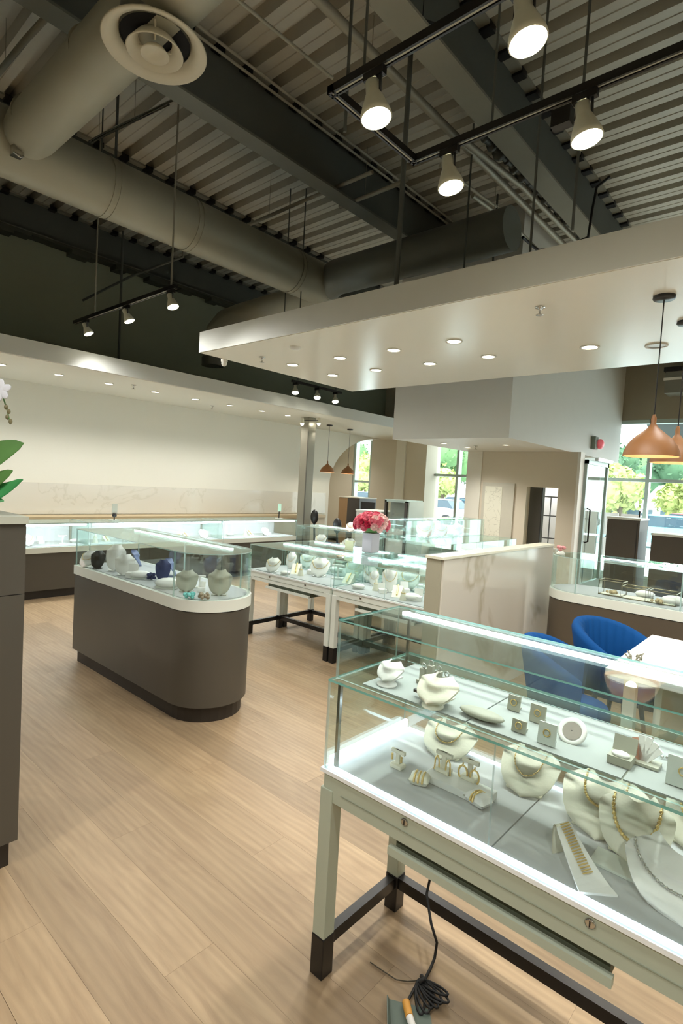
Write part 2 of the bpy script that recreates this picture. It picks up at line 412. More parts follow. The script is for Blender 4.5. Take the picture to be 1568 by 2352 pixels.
# vestibule wall with pass-through opening, below the bulkhead
wv_ = sroot('wall_vestibule'); VX = 8.4
oy0, oy1, oz = 3.07, 3.56, 1.65
box(VX, VX + .14, 2.81, oy0, 0, 2.2).build('wall_piece', BEIGE, wv_)
box(VX, VX + .14, oy1, 4.35, 0, 2.2).build('wall_piece', BEIGE, wv_)
box(VX, VX + .14, oy0, oy1, oz, 2.2).build('wall_piece', BEIGE, wv_)
box(VX, VX + .14, oy0, oy1, 0, .55).build('wall_piece', BEIGE, wv_)
box(VX - .02, VX + .16, 4.35, 4.62, 0, 2.2).build('trim_strip', WALLW, wv_)
box(VX - .02, VX + .16, 2.77, 2.81, 0, 2.2).build('trim_strip', WHITE, wv_)
# dark jamb panel in the opening and a light gate with bars beyond it
g = thing('shutter_panel', 'dark narrow shutter panel inside the pass-through opening', 'shutter', (VX + .25, 3.45, 0))
box(VX + .2, VX + .3, 3.38, 3.6, 0.0, 1.68).build('panel', mat('dark_panel', (70, 66, 56), .6), g)
box(VX + .195, VX + .2, 3.376, 3.39, 0.3, 1.68).build('edge_trim', BLACK, g)
g = thing('security_gate', 'white barred security gate seen through the pass-through opening', 'gate', (VX + .9, 3.3, 0))
mb = MB()
for k in range(9): mb = box(VX + .9, VX + .915, 2.9 + k * .12, 2.915 + k * .12, .05, 1.5); mb.build('bar', mat('gate_grey', (110, 112, 118), .5), g)
for z in (.1, .8, 1.18, 1.5): box(VX + .897, VX + .918, 2.88, 3.9, z, z + .02).build('rail', MATS['gate_grey'], g)
box(VX + 1.3, VX + 1.32, 2.87, 4.1, 0, 2.15).build('backing_sheet', mat('gate_backing', (250, 250, 252), .8), g)
# pale framed panel on the vestibule wall
g = thing('wall_panel', 'pale patterned framed panel on the beige vestibule wall', 'panel', (VX - .02, 4.02, .9))
box(VX - .03, VX - .001, 3.75, 4.3, .6, 1.69).build('frame', mat('panel_frame', (196, 192, 176), .5), g)
mm = marble_mat('etched_pattern', (226, 224, 206), (188, 186, 168), 7.0)
box(VX - .036, VX - .03, 3.95, 4.25, .66, 1.63).build('insert', mm, g)

# canopy (lowered ceiling slab) and its fascia
CZ, CT = 2.75, 2.955
cx0, cx1, cyy0, cyy1 = 3.17, 5.5, -3.2, 4.79
can = sroot('ceiling_canopy')
box(cx0, cx1, cyy0, cyy1, CZ, CZ + .02).build('soffit', SOFFIT, can)
box(cx0 - .012, cx1 + .012, cyy0, cyy1 + .012, CZ + .004, CT).build('fascia', FASCIA, can)
# wall soffit
WZ = 2.65
wsf = sroot('ceiling_wall_soffit')
box(X0, FX, 6.32, Y1, WZ, WZ + .02).build('soffit', WALLW, wsf)
box(X0, FX, 6.30, Y1, WZ + .004, 2.835).build('fascia', FASCIA, wsf)
# bulkhead over the vestibule
bk = sroot('ceiling_bulkhead')
box(6.28, FX, 2.93, 4.66, 2.2, DZ).build('bulkhead', mat('bulkhead_grey', (222, 221, 214), .55, var=.02), bk)

# ================================================================== CEILING STEEL AND SERVICES
STEELM = mat('beam_flange_grey', (112, 114, 106), .6, var=.12, nscale=3)
def beam(name, y, label, zb=4.42, x0=X0, x1=FX, w=.17, wm=STEEL, fm=None, gaps=True):
    t = thing(name, label, 'beam', ((x0 + x1) / 2, y, zb), 'roof beams')
    box(x0, x1, y - .012, y + .012, zb + .02, DZ - .02).build('web', wm, t)
    box(x0, x1, y - w / 2, y + w / 2, zb, zb + .02).build('bottom_flange', fm or STEELM, t)
    if gaps:
        mb = MB(); xx = x0 + .18
        while xx < x1 - .2:
            if xx > .8: mb.box(xx, xx + .085, y - w / 2 - .004, y - .012, DZ - .045, DZ + .004)
            xx += .28
        mb.build('flute_gaps', BLACK, t, kind='stuff')
    box(x0, x1, y - w / 2, y + w / 2, DZ - .022, DZ - .003).build('top_flange', STEELL, t)
    return t
beam('roof_beam', 8.0, 'dark roof beam running along the top of the long left wall', 4.52, x1=FX)
beam('roof_beam', 6.05, 'dark roof beam just behind the big horizontal duct', 4.45)
beam('roof_beam', 3.95, 'dark roof beam passing above the round ceiling diffuser', 4.42)
beam('roof_beam', 2.2, 'dark roof beam with pale flange above the track lights', 4.42, w=.2, fm=STEELL)
mb = MB(); r0_ = random.Random(9)
xx = X0
while xx < FX - .3:
    L_ = r0_.uniform(.1, .35); mb.box(xx, xx + L_, 7.9, 8.09, 4.52 - r0_.uniform(.02, .09), 4.52); xx += L_
tag(mb.build('fireproofing', mat('fireproof_grey', (70, 72, 62), .9, var=.2)), 'ragged dark fireproofing strip under the wall-side roof beam', 'fireproofing')['kind'] = 'stuff'
beam('roof_beam', 0.3, 'roof beam over the front showcase, out near the picture corner', 4.42)
beam('roof_beam', -1.7, 'roof beam nearest the shop side behind the camera', 4.42)
# two crossing struts
def pipe(name, pts, r, label, cat='pipe', m=PIPE, n=10, group=None):
    mb = MB().tube(pts, r, n)
    if cat in ('pipe', 'conduit', 'cable') and max(Vector(q).z for q in pts) < 4.9:
        q = Vector(pts[len(pts) // 2 - 1]).lerp(Vector(pts[len(pts) // 2]), .5); mb.tube([q, (q.x, q.y, 4.945)], .003, 5)
    return tag(mb.build(name, m), label, cat, group)
pipe('conduit', [(X0, 2.76, 4.68), (9.5, 2.72, 4.68)], .035, 'thick pale pipe running beside the beam above the track lights')
for xx in (2.9, 3.9, 5.0, 6.1):
    pass
pipe('conduit', [(X0, 3.86, 4.86), (6.4, 3.83, 4.86)], .012, 'upper of two thin pale conduits along the diffuser beam', 'conduit')
pipe('conduit', [(X0, 3.78, 4.86), (6.4, 3.75, 4.86)], .012, 'lower of two thin pale conduits along the diffuser beam', 'conduit')
pipe('conduit', [(1.2, 3.26, 4.74), (3.22, 3.2, 4.74)], .013, 'short thin pale conduit ending above the track corner', 'conduit')
a = at(430, 36, 4.5); b_ = at(455, 38, 4.5); c_ = at(475, 25, 4.5); d_ = at(500, 0, 4.5)
pipe('conduit', [a, b_, c_, d_, d_ + (d_ - c_) * 2], .014, 'bent pale conduit beside the round diffuser', 'conduit')
pipe('conduit', [at(205, 325, 4.6), at(240, 305, 4.6), at(385, 235, 4.6), at(400, 228, 4.6)], .011, 'bright metal conduit crossing the deck near the duct end', 'conduit', CHROME)
pipe('conduit', [at(210, 328, 4.58), at(245, 309, 4.58), at(388, 240, 4.58)], .008, 'slim second metal conduit alongside the bright one', 'conduit', CHROME)
pipe('conduit', [at(-30, 200, 4.6), at(60, 90, 4.6), at(180, -40, 4.6)], .022, 'grey pipe crossing the corner above the duct', 'pipe', STEELL)
pipe('conduit', [at(175, 250, 4.7), at(213, 262, 4.7), at(310, 178, 4.7)], .014, 'bent pipe behind the vertical duct', 'pipe', STEELL)
pipe('conduit', [at(545, 528, 4.5), at(700, 460, 4.5), at(855, 395, 4.5)], .02, 'grey strut crossing the deck toward the diffuser beam', 'pipe', STEELL)
pipe('conduit', [at(780, 475, 4.45), at(900, 428, 4.45), at(935, 412, 4.45)], .022, 'grey strut crossing behind the long hanging rod', 'pipe', STEELL)
pipe('conduit', [at(885, 0, 4.5), at(940, 35, 4.5), at(1000, 55, 4.5), at(985, 95, 4.5)], .009, 'loose looping cable above the upper track', 'cable', CABLE, 6)
pipe('conduit', [at(1200, 545, 3.9), at(1235, 575, 3.9), at(1290, 570, 3.9), at(1350, 545, 4.2), at(1360, 480, 4.5), at(1370, 430, 4.8), at(1400, 405, 4.9)], .014, 'black cable looping above the canopy beside the bulkhead', 'cable', CABLE, 6)
pipe('conduit', [at(1060, 320, 4.55), at(1200, 430, 4.55), at(1330, 560, 4.55)], .03, 'grey pipe running above the lower track toward the bulkhead')
pipe('conduit', [at(1085, 450, 4.4), at(1180, 520, 4.4), at(1260, 600, 4.4)], .02, 'thin grey pipe dropping behind the canopy')
pipe('conduit', [at(1010, 380, 4.8), at(1100, 447, 4.8), at(1190, 512, 4.8)], .018, 'thin pipe between beam and bulkhead')
mb = MB()
for q in range(14): # cable bundle clips above canopy
    p = at(1112 + q * 17, 318 + q * 17, 4.6); mb.ball(p, .035 + .015 * (q % 3), 6, 4)
mb.tube([at(1107, 313, 4.6), at(1352, 558, 4.6)], .025, 8)
tag(mb.build('cable_bundle', STEEL), 'lumpy grey wrapped pipe run above the canopy', 'pipe')

# ducts
def ring(mb, p0, p1, r, t): 
    a = Vector(p0); d = (Vector(p1) - a).normalized(); mb.tube([a - d * t, a + d * t], r, 28)
t = thing('air_duct', 'big grey round duct running along the left above the track', 'duct', (2.5, 4.9, 3.98))
MB().tube([(X0, 4.9, 3.98), (5.05, 4.9, 3.98)], .245, 36).build('duct_body', DUCT, t)
for xx in (2.2, 3.02, 4.4):
    mb = MB(); ring(mb, (xx, 4.9, 3.98), (9, 4.9, 3.98), .252, .012); ring(mb, (xx + .05, 4.9, 3.98), (9, 4.9, 3.98), .25, .008); mb.build('duct_seam', DUCT, t)
t = thing('air_duct', 'grey round duct carrying the diffuser, reaching into the corner', 'duct', (1.5, 2.5, 4.0))
MB().tube([(1.51, -3.0, 4.0), (1.51, 4.55, 3.98), (1.51, 4.66, 3.98)], [.175, .175, .16], 36).build('duct_body', DUCT, t)
for yy in (2.2, 3.5, 4.45):
    mb = MB(); ring(mb, (1.51, yy, 4.0), (1.51, 9, 4.0), .18, .01); mb.build('duct_seam', DUCT, t)
p = at(38, 350, 3.82); MB().box(p.x - .035, p.x + .035, p.y - .05, p.y + .03, p.z - .03, p.z + .04).build('clamp', CHROME, t)
MB().tube([p + Vector((-.03, -.05, -.03)), p + Vector((0, -.08, -.06)), p + Vector((.03, -.05, -.03))], .008, 6).build('clamp_hook', CHROME, t)
t = thing('air_duct', 'dark round duct crossing from the big duct toward the bulkhead', 'duct', (4.9, 3.8, 4.0))
MB().tube([(4.98, 4.95, 3.96), (4.9, 4.6, 4.0), (4.9, 2.4, 4.0)], .2, 32).build('duct_body', DUCTD, t)
MB().tube([(4.93, 4.93, 3.97), (4.93, 4.78, 3.98)], .21, 32).build('duct_seam', DUCT, t)
t = thing('air_duct', 'small branch duct with elbow dropping beside the canopy end', 'duct', (5.0, 6.3, 3.9))
MB().tube([(5.0, 5.0, 3.92), (5.0, 6.6, 3.9), (5.0, 6.95, 3.87), (5.0, 7.15, 3.76), (5.0, 7.22, 3.55), (5.0, 7.22, 3.3)], .15, 24).build('duct_body', DUCT, t)
MB().tube([(5.0, 7.22, 3.34), (5.0, 7.22, 3.22)], .165, 24).build('collar', DUCTD, t)
# diffuser
dc = at(356, 108, 3.78)
t = thing('ceiling_diffuser', 'round white ceiling air diffuser with concentric rings', 'diffuser', dc)
MB().lathe([(.175, .06), (.2, .02), (.262, -.012), (.268, -.004), (.262, .0), (.2, .03), (.18, .07)], 48, dc, cap=False).build('outer_ring', DIFF, t)
MB().lathe([(.085, .03), (.14, -.035), (.146, -.03), (.09, .045)], 40, dc, cap=False).build('middle_cone', DIFF, t)
MB().lathe([(.0001, -.02), (.05, -.03), (.07, -.045), (.074, -.04), (.05, -.01), (.0001, .0)], 32, dc, cap=False).build('inner_cone', DIFF, t)
MB().lathe([(.18, .03), (.18, .2)], 32, dc, cap=False).build('neck', DUCTD, t)
MB().lathe([(.001, .042), (.178, .042)], 32, dc, cap=False).build('throat', mat('throat_dark', (12, 12, 14), .9), t)
mb = MB()
for k in range(3):
    a = k * 2 * PI / 3; mb.tube([dc + Vector((.05 * math.cos(a), .05 * math.sin(a), 0)), dc + Vector((.17 * math.cos(a), .17 * math.sin(a), .06))], .005, 6)
mb.build('spokes', DIFF, t, kind='stuff')
# equipment by the bulkhead
box(5.55, 6.2, 2.85, 3.3, 3.35, 3.95).build('junction_box', BLACK)
jb = bpy.data.objects['junction_box']; MB().tube([(5.9, 3.1, 3.95), (5.9, 3.1, 4.94)], .012, 8).build('support_rod', STEEL, jb); tag(jb, 'dark square duct box where the cross duct meets the bulkhead', 'box')

# ---------------------------------------------------------------- hanging rods
def rod(px, z0, y_or_pt, r, label, z1=4.93, m=STEEL):
    p = y_or_pt; return tag(MB().tube([(p[0], p[1], z0), (p[0] + .004, p[1], z1)], r, 8).build('hanging_rod', m), label, 'rod')
p = at(900, 655, 2.955); rod(0, 2.955, (p.x + .05, p.y), .018, 'thick dark rod holding up the white canopy')
for (px, py, lab) in [(1210, 582, 'thin rod rising from the canopy near the bulkhead'), (1308, 520, 'thin black rod rising from the canopy toward the bright deck')]:
    p = at(px, py, 2.955); rod(0, 2.95, (p.x + .04, p.y), .008, lab)

# ---------------------------------------------------------------- track lights
def track(pts, label, w=.036, h=.034):
    t = thing('light_track', label, 'track light rail', Vector(pts[0]))
    for a, b in zip(pts[:-1], pts[1:]):
        a = Vector(a); b = Vector(b); ax = 0 if abs(b.x - a.x) > abs(b.y - a.y) else 1
        lo = Vector((min(a.x, b.x), min(a.y, b.y), a.z)); hi = Vector((max(a.x, b.x), max(a.y, b.y), a.z))
        mb = MB()
        if ax == 0:
            mb.box(lo.x - w / 2, hi.x + w / 2, a.y - w / 2, a.y + w / 2, a.z + .006, a.z + h)
            mb.box(lo.x - w / 2, hi.x + w / 2, a.y - w / 2, a.y - w / 2 + .01, a.z, a.z + .007); mb.box(lo.x - w / 2, hi.x + w / 2, a.y + w / 2 - .01, a.y + w / 2, a.z, a.z + .007)
        else:
            mb.box(a.x - w / 2, a.x + w / 2, lo.y - w / 2, hi.y + w / 2, a.z + .006, a.z + h)
            mb.box(a.x - w / 2, a.x - w / 2 + .01, lo.y - w / 2, hi.y + w / 2, a.z, a.z + .007); mb.box(a.x + w / 2 - .01, a.x + w / 2, lo.y - w / 2, hi.y + w / 2, a.z, a.z + .007)
        mb.build('rail', BLACK, t)
        if ax == 0: box(lo.x, hi.x, a.y - .004, a.y + .004, a.z + .003, a.z + .0065).build('slot_strip', PIPE, t)
        else: box(a.x - .004, a.x + .004, lo.y, hi.y, a.z + .003, a.z + .0065).build('slot_strip', PIPE, t)
    return t
TZ = 3.2
T1 = track([(1.75, -1.6, TZ), (1.75, 1.73, TZ), (2.37, 1.73, TZ), (2.37, -1.6, TZ)], 'black ceiling light track bent into a hook shape above the front showcase')
for k, (px, py, z) in enumerate([(1.75, 1.56, 0), (2.37, 1.3, 0), (2.37, .45, 0), (1.75, -.5, 0)]):
    MB().tube([(px, py, TZ + .03), (px, py, 4.93)], .006, 8).build('hanging_rod', STEEL, T1)
BODYM = mat('lamp_shell', (225, 224, 205), .35, var=.02)
def track_head(x, y, z, aim, label, energy, group=None, big=1.0, col=(1, .985, .94)):
    t = thing('track_lamp', label, 'track light', (x, y, z), group)
    box(x - .014, x + .014, y - .05, y + .05, z - .03, z + .005).build('adapter', BLACK, t)
    aim = Vector(aim).normalized(); pv = Vector((x, y, z - .075 * big))
    MB().tube([(x, y - .03, z - .02), (x, y - .034, z - .08 * big), pv], .006, 6).tube([(x, y + .03, z - .02), (x, y + .034, z - .08 * big), pv], .006, 6).build('yoke', BLACK, t)
    mb = MB(); mb.x = frame_z(aim, pv)
    s = big
    mb.lathe([(.016 * s, -.045 * s), (.024 * s, -.04 * s), (.026 * s, 0), (.03 * s, .01 * s), (.052 * s, .07 * s), (.054 * s, .085 * s), (.05 * s, .088 * s)], 24, cap=False).build('lamp_body', BODYM, t)
    mb = MB(); mb.x = frame_z(aim, pv); mb.lathe([(.0001, .09 * s), (.03 * s, .088 * s), (.05 * s, .082 * s)], 24, cap=False).build('lens', BULB, t)
    lamp_light('lamp_light', 'SPOT', pv + aim * .12 * s, energy, col, t, aim, .05, 2.5, .9)
    return t
E_T = 48
for (px, py, xx, lab) in [(1195, 60, 1.75, 'nearest glowing track lamp at the top, on the upper rail'), (845, 230, 1.75, 'glowing track lamp near the corner of the upper rail'),
                          (1012, 375, 2.37, 'glowing track lamp hanging near the bend of the lower rail'), (1338, 248, 2.37, 'glowing track lamp in the middle of the lower rail')]:
    y = {1195: .87, 845: 1.5, 1012: 1.52, 1338: .88}[px]
    track_head(xx, y, TZ, (.02, -.2, -1), lab, E_T, big=1.2)
track_head(1.75, -.1, TZ, (.3, -.2, -1), 'track lamp on the upper rail beyond the picture edge', E_T)
track_head(2.37, -.2, TZ, (.2, -.3, -1), 'track lamp on the lower rail beyond the picture edge', E_T)
# small transformer beside the lower-rail lamp
p = at(1285, 262, 3.12); tag(MB().box(2.35, 2.4, p.y - .03, p.y + .05, 3.1, 3.17).build('track_adapter', BLACK), 'black adapter block beside the middle lower-rail lamp', 'adapter')

T2 = track([(2.6, 4.36, 3.13), (2.6, 6.38, 3.13)], 'short black light track hanging in front of the dark wall')
for px, y in ((395, 4.42), (228, 5.9)): MB().tube([(2.6, y, 3.16), (2.6, y, 4.93)], .008, 8).build('hanging_rod', STEELL, T2)
for y, lab in [(6.11, 'left lamp of the short track before the dark wall'), (5.22, 'middle lamp of the short track before the dark wall'), (4.42, 'brightest lamp, at the canopy end of the short track')]:
    track_head(2.6, y, 3.13, (.15 if y < 5 else .35, -.35, -1), lab, 34, big=.95)
T3 = track([(5.65, 6.1, 3.0), (6.72, 6.1, 3.0)], 'small track hanging beyond the canopy over the column')
for xx in (5.75, 6.6): MB().tube([(xx, 6.1, 3.03), (xx, 6.1, 4.93)], .008, 8).build('hanging_rod', STEEL, T3)
for xx, lab in [(5.71, 'first glowing lamp of the small track beyond the canopy'), (6.18, 'middle glowing lamp of the small track beyond the canopy'), (6.6, 'third lamp of the small track, nearest the facade')]:
    track_head(xx, 6.1, 3.0, (-.3, -.35, -1), lab, 30)
# long hanging poles near the dark wall
pipe('hanging_rod', [(3.75, 7.7, 2.84), (3.75, 7.7, 4.9)], .016, 'dark vertical rod against the dark wall behind the short track', 'rod', STEEL)
pipe('hanging_rod', [aty(190, 690, 7.9), aty(300, 635, 7.3), aty(420, 590, 6.2), aty(420, 590, 6.2) + Vector((0, 0, .9))], .016, 'slanting dark brace near the dark wall', 'rod', STEEL)
for px, lab in [(664, 'slim rod hanging in front of the big duct'), (700, 'second slim rod hanging in front of the big duct'), (234, 'slim rod above the duct crossing')]:
    p = at(px, 500 if px > 300 else 330, 4.6); pipe('hanging_rod', [(p.x, p.y, 3.5 if px > 300 else 4.2), (p.x, p.y, 4.93)], .007, lab, 'rod', STEEL, 6)
p = at(268, 300, 4.6); pipe('hanging_rod', [(p.x, p.y, 4.15), (p.x, p.y, 4.93)], .012, 'dark rod beside the duct end near the metal conduit', 'rod', STEEL, 6)
for px, py, lab in [(1075, 470, 'dark rod rising beside the lower-rail lamp'), (805, 60, 'thin rod holding the upper rail near the diffuser side')]:
    p = at(px, py, 4.2); pipe('hanging_rod', [(p.x, p.y, 3.6), (p.x, p.y, 4.93)], .01, lab, 'rod', STEEL, 6)

# unseen fill lamps added to brighten the room, shaped as track heads
for i, (xa, ya) in enumerate([(-1.2, -1.2), (-1.2, 1.6), (-1.2, 4.4), (.6, -2.4), (7.6, -1.5), (8.6, .9), (.4, 1.0), (-.2, 5.8)]):
    lab = 'added unseen fill lamp over the shop floor, ' + ['by the back corner', 'behind the camera', 'near the back wall', 'by the side wall', 'over the right-hand floor', 'before the glass front', 'right over the viewer', 'past the tall cabinet'][i]
    track_head(xa, ya, 3.3, (.15, .1, -1), lab, [100, 90, 90, 90, 150, 150, 40, 35][i])
    MB().tube([(xa, ya, 3.3), (xa, ya, 4.93)], .008, 6).build('stem', BLACK, bpy.data.objects[[o.name for o in bpy.data.objects if o.get('label') == lab][0]])

# ---------------------------------------------------------------- recessed downlights, sprinklers
def downlight(p, r, label, energy=9, lit=True, group=None):
    t = thing('downlight', label, 'ceiling light', p, group)
    MB().lathe([(r * .78, .004), (r, -.0), (r * 1.02, -.006), (r * .98, -.009), (r * .8, -.006)], 28, p, cap=False).build('trim_ring', WHITE, t)
    MB().lathe([(.0001, -.002), (r * .8, -.003)], 24, p, cap=False).build('lens', DLENS if lit else OFFLENS, t)
    if lit: lamp_light('lamp_light', 'SPOT', (p.x, p.y, p.z - .03), energy, (1, .975, .92), t, None, .04, 2.4, .7)
CD = [(1040, 782), (903, 803), (785, 823), (681, 840), (1116, 816), (985, 834), (868, 851), (770, 863)]
rows = ['first', 'second', 'third', 'fourth']
for i, (px, py) in enumerate(CD):
    p = at(px, py, CZ); q = 'in the canopy row nearer the viewer' if i < 4 else 'in the canopy row nearer the bulkhead'
    downlight(Vector((3.98 if i < 4 else 4.58, p.y, CZ - .001)), .068, rows[i % 4] + ' recessed light counted from the pendants, ' + q, 16)
p = at(1354, 797, CZ); downlight(Vector((p.x, p.y, CZ - .001)), .075, 'single recessed light between the sprinkler and the pendants', 16)
p = at(1507, 793, CZ); downlight(Vector((p.x, p.y, CZ - .001)), .08, 'unlit recessed ring behind the near pendant cord', lit=False)
for i, px in enumerate([(0.6, 0), (-.6, 0), (.1, 1), (-1.2, 1)]):
    downlight(Vector((3.98 if px[1] == 0 else 4.6, px[0], CZ - .001)), .07, ['canopy light past the pendants', 'canopy light at the far end past the frame', 'canopy light over the white desk', 'outermost canopy light past the frame'][i], 16)
ords = ['first', 'second', 'third', 'fourth', 'fifth', 'sixth', 'seventh', 'eighth']
for i, px in enumerate([(10, 834), (138, 860), (255, 880), (355, 900), (443, 917), (523, 931), (593, 944), (645, 955)]):
    p = at(*px, WZ); downlight(Vector((p.x, 7.05, WZ - .001)), .06, ords[i] + ' recessed light of the wall soffit, counted from the orchid side', 20)
for i, xx in enumerate([1.2, .2, -.9]):
    downlight(Vector((xx, 7.0, WZ - .001)), .06, ['wall soffit light just outside the frame', 'wall soffit light behind the tall cabinet', 'wall soffit light at the shop corner'][i], 20)
def sprinkler(p, label):
    mb = MB(); mb.lathe([(.03, 0), (.032, -.006), (.012, -.01), (.006, -.03), (.006, -.045), (.024, -.05), (.024, -.053), (.001, -.055)], 16, p, cap=False)
    tag(mb.build('sprinkler', CHROME), label, 'sprinkler')
sprinkler(at(1240, 705, CZ), 'sprinkler head in the canopy near its front edge')
sprinkler(at(602, 820, CZ), 'sprinkler head near the pointed left end of the canopy')
sprinkler(at(307, 884, WZ), 'sprinkler between second and third wall soffit lights')
sprinkler(at(487, 932, WZ), 'sprinkler beyond the fifth wall soffit light')
sprinkler(at(1092, 1024, 2.2), 'small sprinkler under the bulkhead')
p = at(678, 797, CZ); tag(MB().lathe([(.05, 0), (.05, -.012), (.042, -.02), (.001, -.022)], 24, p, cap=False).build('smoke_detector', WHITE), 'flat white smoke detector on the canopy above the row of lights', 'smoke detector')
p = at(515, 826, CZ)
t = thing('motion_sensor', 'small white camera fixed under the pointed canopy corner', 'camera', p)
MB().lathe([(.035, 0), (.035, -.02), (.02, -.03)], 16, p, cap=True).build('base', WHITE, t); MB().ball(p + Vector((0, 0, -.04)), .03, 14, 8).build('eye', WHITE, t)
p = Vector((8.75, 3.0, 2.199))
t = thing('dome_camera', 'tiny black dome camera under the bulkhead edge', 'camera', p)
MB().lathe([(.05, 0), (.05, -.015), (.04, -.02)], 16, p).build('base', WHITE, t); MB().ball(p + Vector((0, 0, -.03)), .035, 12, 8).build('dome', BLACK, t)
p = aty(1362, 1018, 2.93)
t = thing('alarm_light', 'red alarm light with grey base on the bulkhead side', 'alarm', p)
box(p.x - .12, p.x + .02, 2.86, 2.93, p.z - .1, p.z + .1).build('base', mat('alarm_base', (120, 130, 118), .5), t)
MB().ball((p.x + .06, 2.84, p.z - .01), .085, 14, 8, 1, .7, 1).build('lens', mat('alarm_red', (228, 120, 130), .3, emit=.15, ecol=(255, 110, 120)), t)

for i, (xx, yy) in enumerate([(6.9, 4.2), (7.6, 4.2), (7.2, 3.4), (9.3, 3.6)]):
    downlight(Vector((xx, yy, 2.199)), .055, ['bulkhead light nearest the column side', 'second bulkhead light before the vestibule wall', 'bulkhead light toward the glass door', 'light above the vestibule passage'][i], 30)
for i, (xx, yy) in enumerate([(8.4, 9.2), (9.8, 9.2)]):  # recessed lights added to brighten the dark alcove
    downlight(Vector((xx, yy, 2.659)), .055, ['added fill light in the alcove behind the arch', 'added fill light in the alcove beside the slim window'][i], 30)
# ---------------------------------------------------------------- pendants
def pendant(x, y, ztop, zbot, r, label, h=None):
    h = h or r * 1.62
    t = thing('pendant_lamp', label, 'pendant lamp', (x, y, zbot), 'wooden dome pendants')
    MB().lathe([(.06, 0), (.062, -.015), (.055, -.022), (.001, -.024)], 24, (x, y, ztop)).build('ceiling_rose', BLACK, t)
    MB().tube([(x, y, ztop - .02), (x, y, zbot + h * .98)], .0035, 6).build('cord', BLACK, t)
    pr = [(.02, 1), (.03, .97), (.05, .9), (.09, .78), (.2, .68), (.42, .56), (.68, .42), (.87, .26), (.97, .1), (1, 0)]
    outer = [(a * r if a > .05 else a * r * 2, b * h) for a, b in pr]; inner = [(max(a - .006, .001), b - .006) for a, b in outer[::-1]]
    MB().lathe(outer, 40, (x, y, zbot), cap=False).build('shade', WOODP, t)
    MB().lathe(inner[1:], 40, (x, y, zbot + .006), cap=False).build('shade_lining', WHITE, t)
    MB().lathe([(r, 0), (r - .006, 0)], 40, (x, y, zbot), cap=False).build('rim', mat('pendant_rim', (214, 176, 130), .5), t)
    MB().ball((x, y, zbot + h * .35), .03, 12, 8).build('bulb', DLENS, t)
    lamp_light('lamp_light', 'POINT', (x, y, zbot + h * .2), 5, (1, .92, .8), t, None, .03)
pendant(3.71, .82, CZ, 1.80, .155, 'nearest wooden dome pendant, over the white desk')
pendant(4.3, .80, CZ, 1.80, .155, 'second wooden pendant, cut by the picture edge behind the nearest')
p = at(757, 976, WZ); pendant(p.x, p.y, WZ, 1.74, .14, 'distant wooden pendant nearer the column', .22)
p = at(804, 986, WZ); pendant(p.x, p.y, WZ, 1.74, .14, 'distant wooden pendant nearer the slim window', .22)

# ---------------------------------------------------------------- column with two small spotlights
cxp, cyp = 6.82, 6.9
t = thing('steel_column', 'square grey steel column lit by two small spotlights', 'column', (cxp, cyp, 0))
box(cxp - .09, cxp + .09, cyp - .09, cyp + .09, 0, WZ).build('shaft', COLUMN, t, bevel=.004)
box(cxp - .1, cxp - .085, cyp - .1, cyp - .085, 0.0, WZ - .25).build('corner_seam', mat('seam_dark', (92, 88, 78), .5), t)
pa = aty(694, 966, 6.72); pb_ = aty(732, 966, 6.72)
MB().tube([pa, pb_], .008, 8).build('bracket', BLACK, t)
for q in (pa, pb_):
    mb = MB(); mb.x = frame_z((0, 0, -1), q); mb.lathe([(.02, -.05), (.03, 0), (.034, .05)], 16).build('spot_body', BODYM, t)
    MB().ball(q + Vector((0, 0, -.055)), .028, 10, 6).build('spot_lens', BULB, t)
    lamp_light('lamp_light', 'SPOT', q + Vector((0, 0, -.09)), 5, (1, .96, .86), t, (.0 + (cxp - q.x) * .5, .12, -1), .02, 1.2, .6)

# ================================================================== FURNITURE
def stadium(x0, x1, y0, y1, r0=True, r1=False, n=14, ins=0.0):
    x0 += ins; x1 -= ins; y0 += ins; y1 -= ins; r = (x1 - x0) / 2; c = (x0 + x1) / 2; P = []
    if r0: P += [(c + r * math.cos(PI + PI * i / n), y0 + r + r * math.sin(PI + PI * i / n)) for i in range(n + 1)]
    else: P += [(x0, y0), (x1, y0)]
    if r1: P += [(c + r * math.cos(PI * i / n), y1 - r + r * math.sin(PI * i / n)) for i in range(n + 1)]
    else: P += [(x1, y1), (x0, y1)]
    return P
def wallglass(poly, z0, z1, t=.006, skip=()):
    # a curved glass wall following a plan polygon (outer loop), thin but with thickness
    n = len(poly); C = Vector((sum(p[0] for p in poly) / n, sum(p[1] for p in poly) / n)); mb = MB()
    inn = []
    for i in range(n):
        a = Vector(poly[i - 1]); b = Vector(poly[i]); c = Vector(poly[(i + 1) % n])
        n1 = Vector((b.y - a.y, a.x - b.x)).normalized(); n2 = Vector((c.y - b.y, b.x - c.x)).normalized(); nn = (n1 + n2).normalized()
        inn.append((b.x - nn.x * t, b.y - nn.y * t))
    for i in range(n):
        if i in skip: continue
        j = (i + 1) % n; A, B, a, b = poly[i], poly[j], inn[i], inn[j]
        mb.m = 0; mb.add([(*A, z0), (*B, z0), (*B, z1), (*A, z1)], [(0, 1, 2, 3)], True); mb.add([(*a, z0), (*b, z0), (*b, z1), (*a, z1)], [(3, 2, 1, 0)], True)
        mb.m = 1; mb.add([(*A, z1), (*B, z1), (*b, z1), (*a, z1)], [(0, 1, 2, 3)])
    return mb
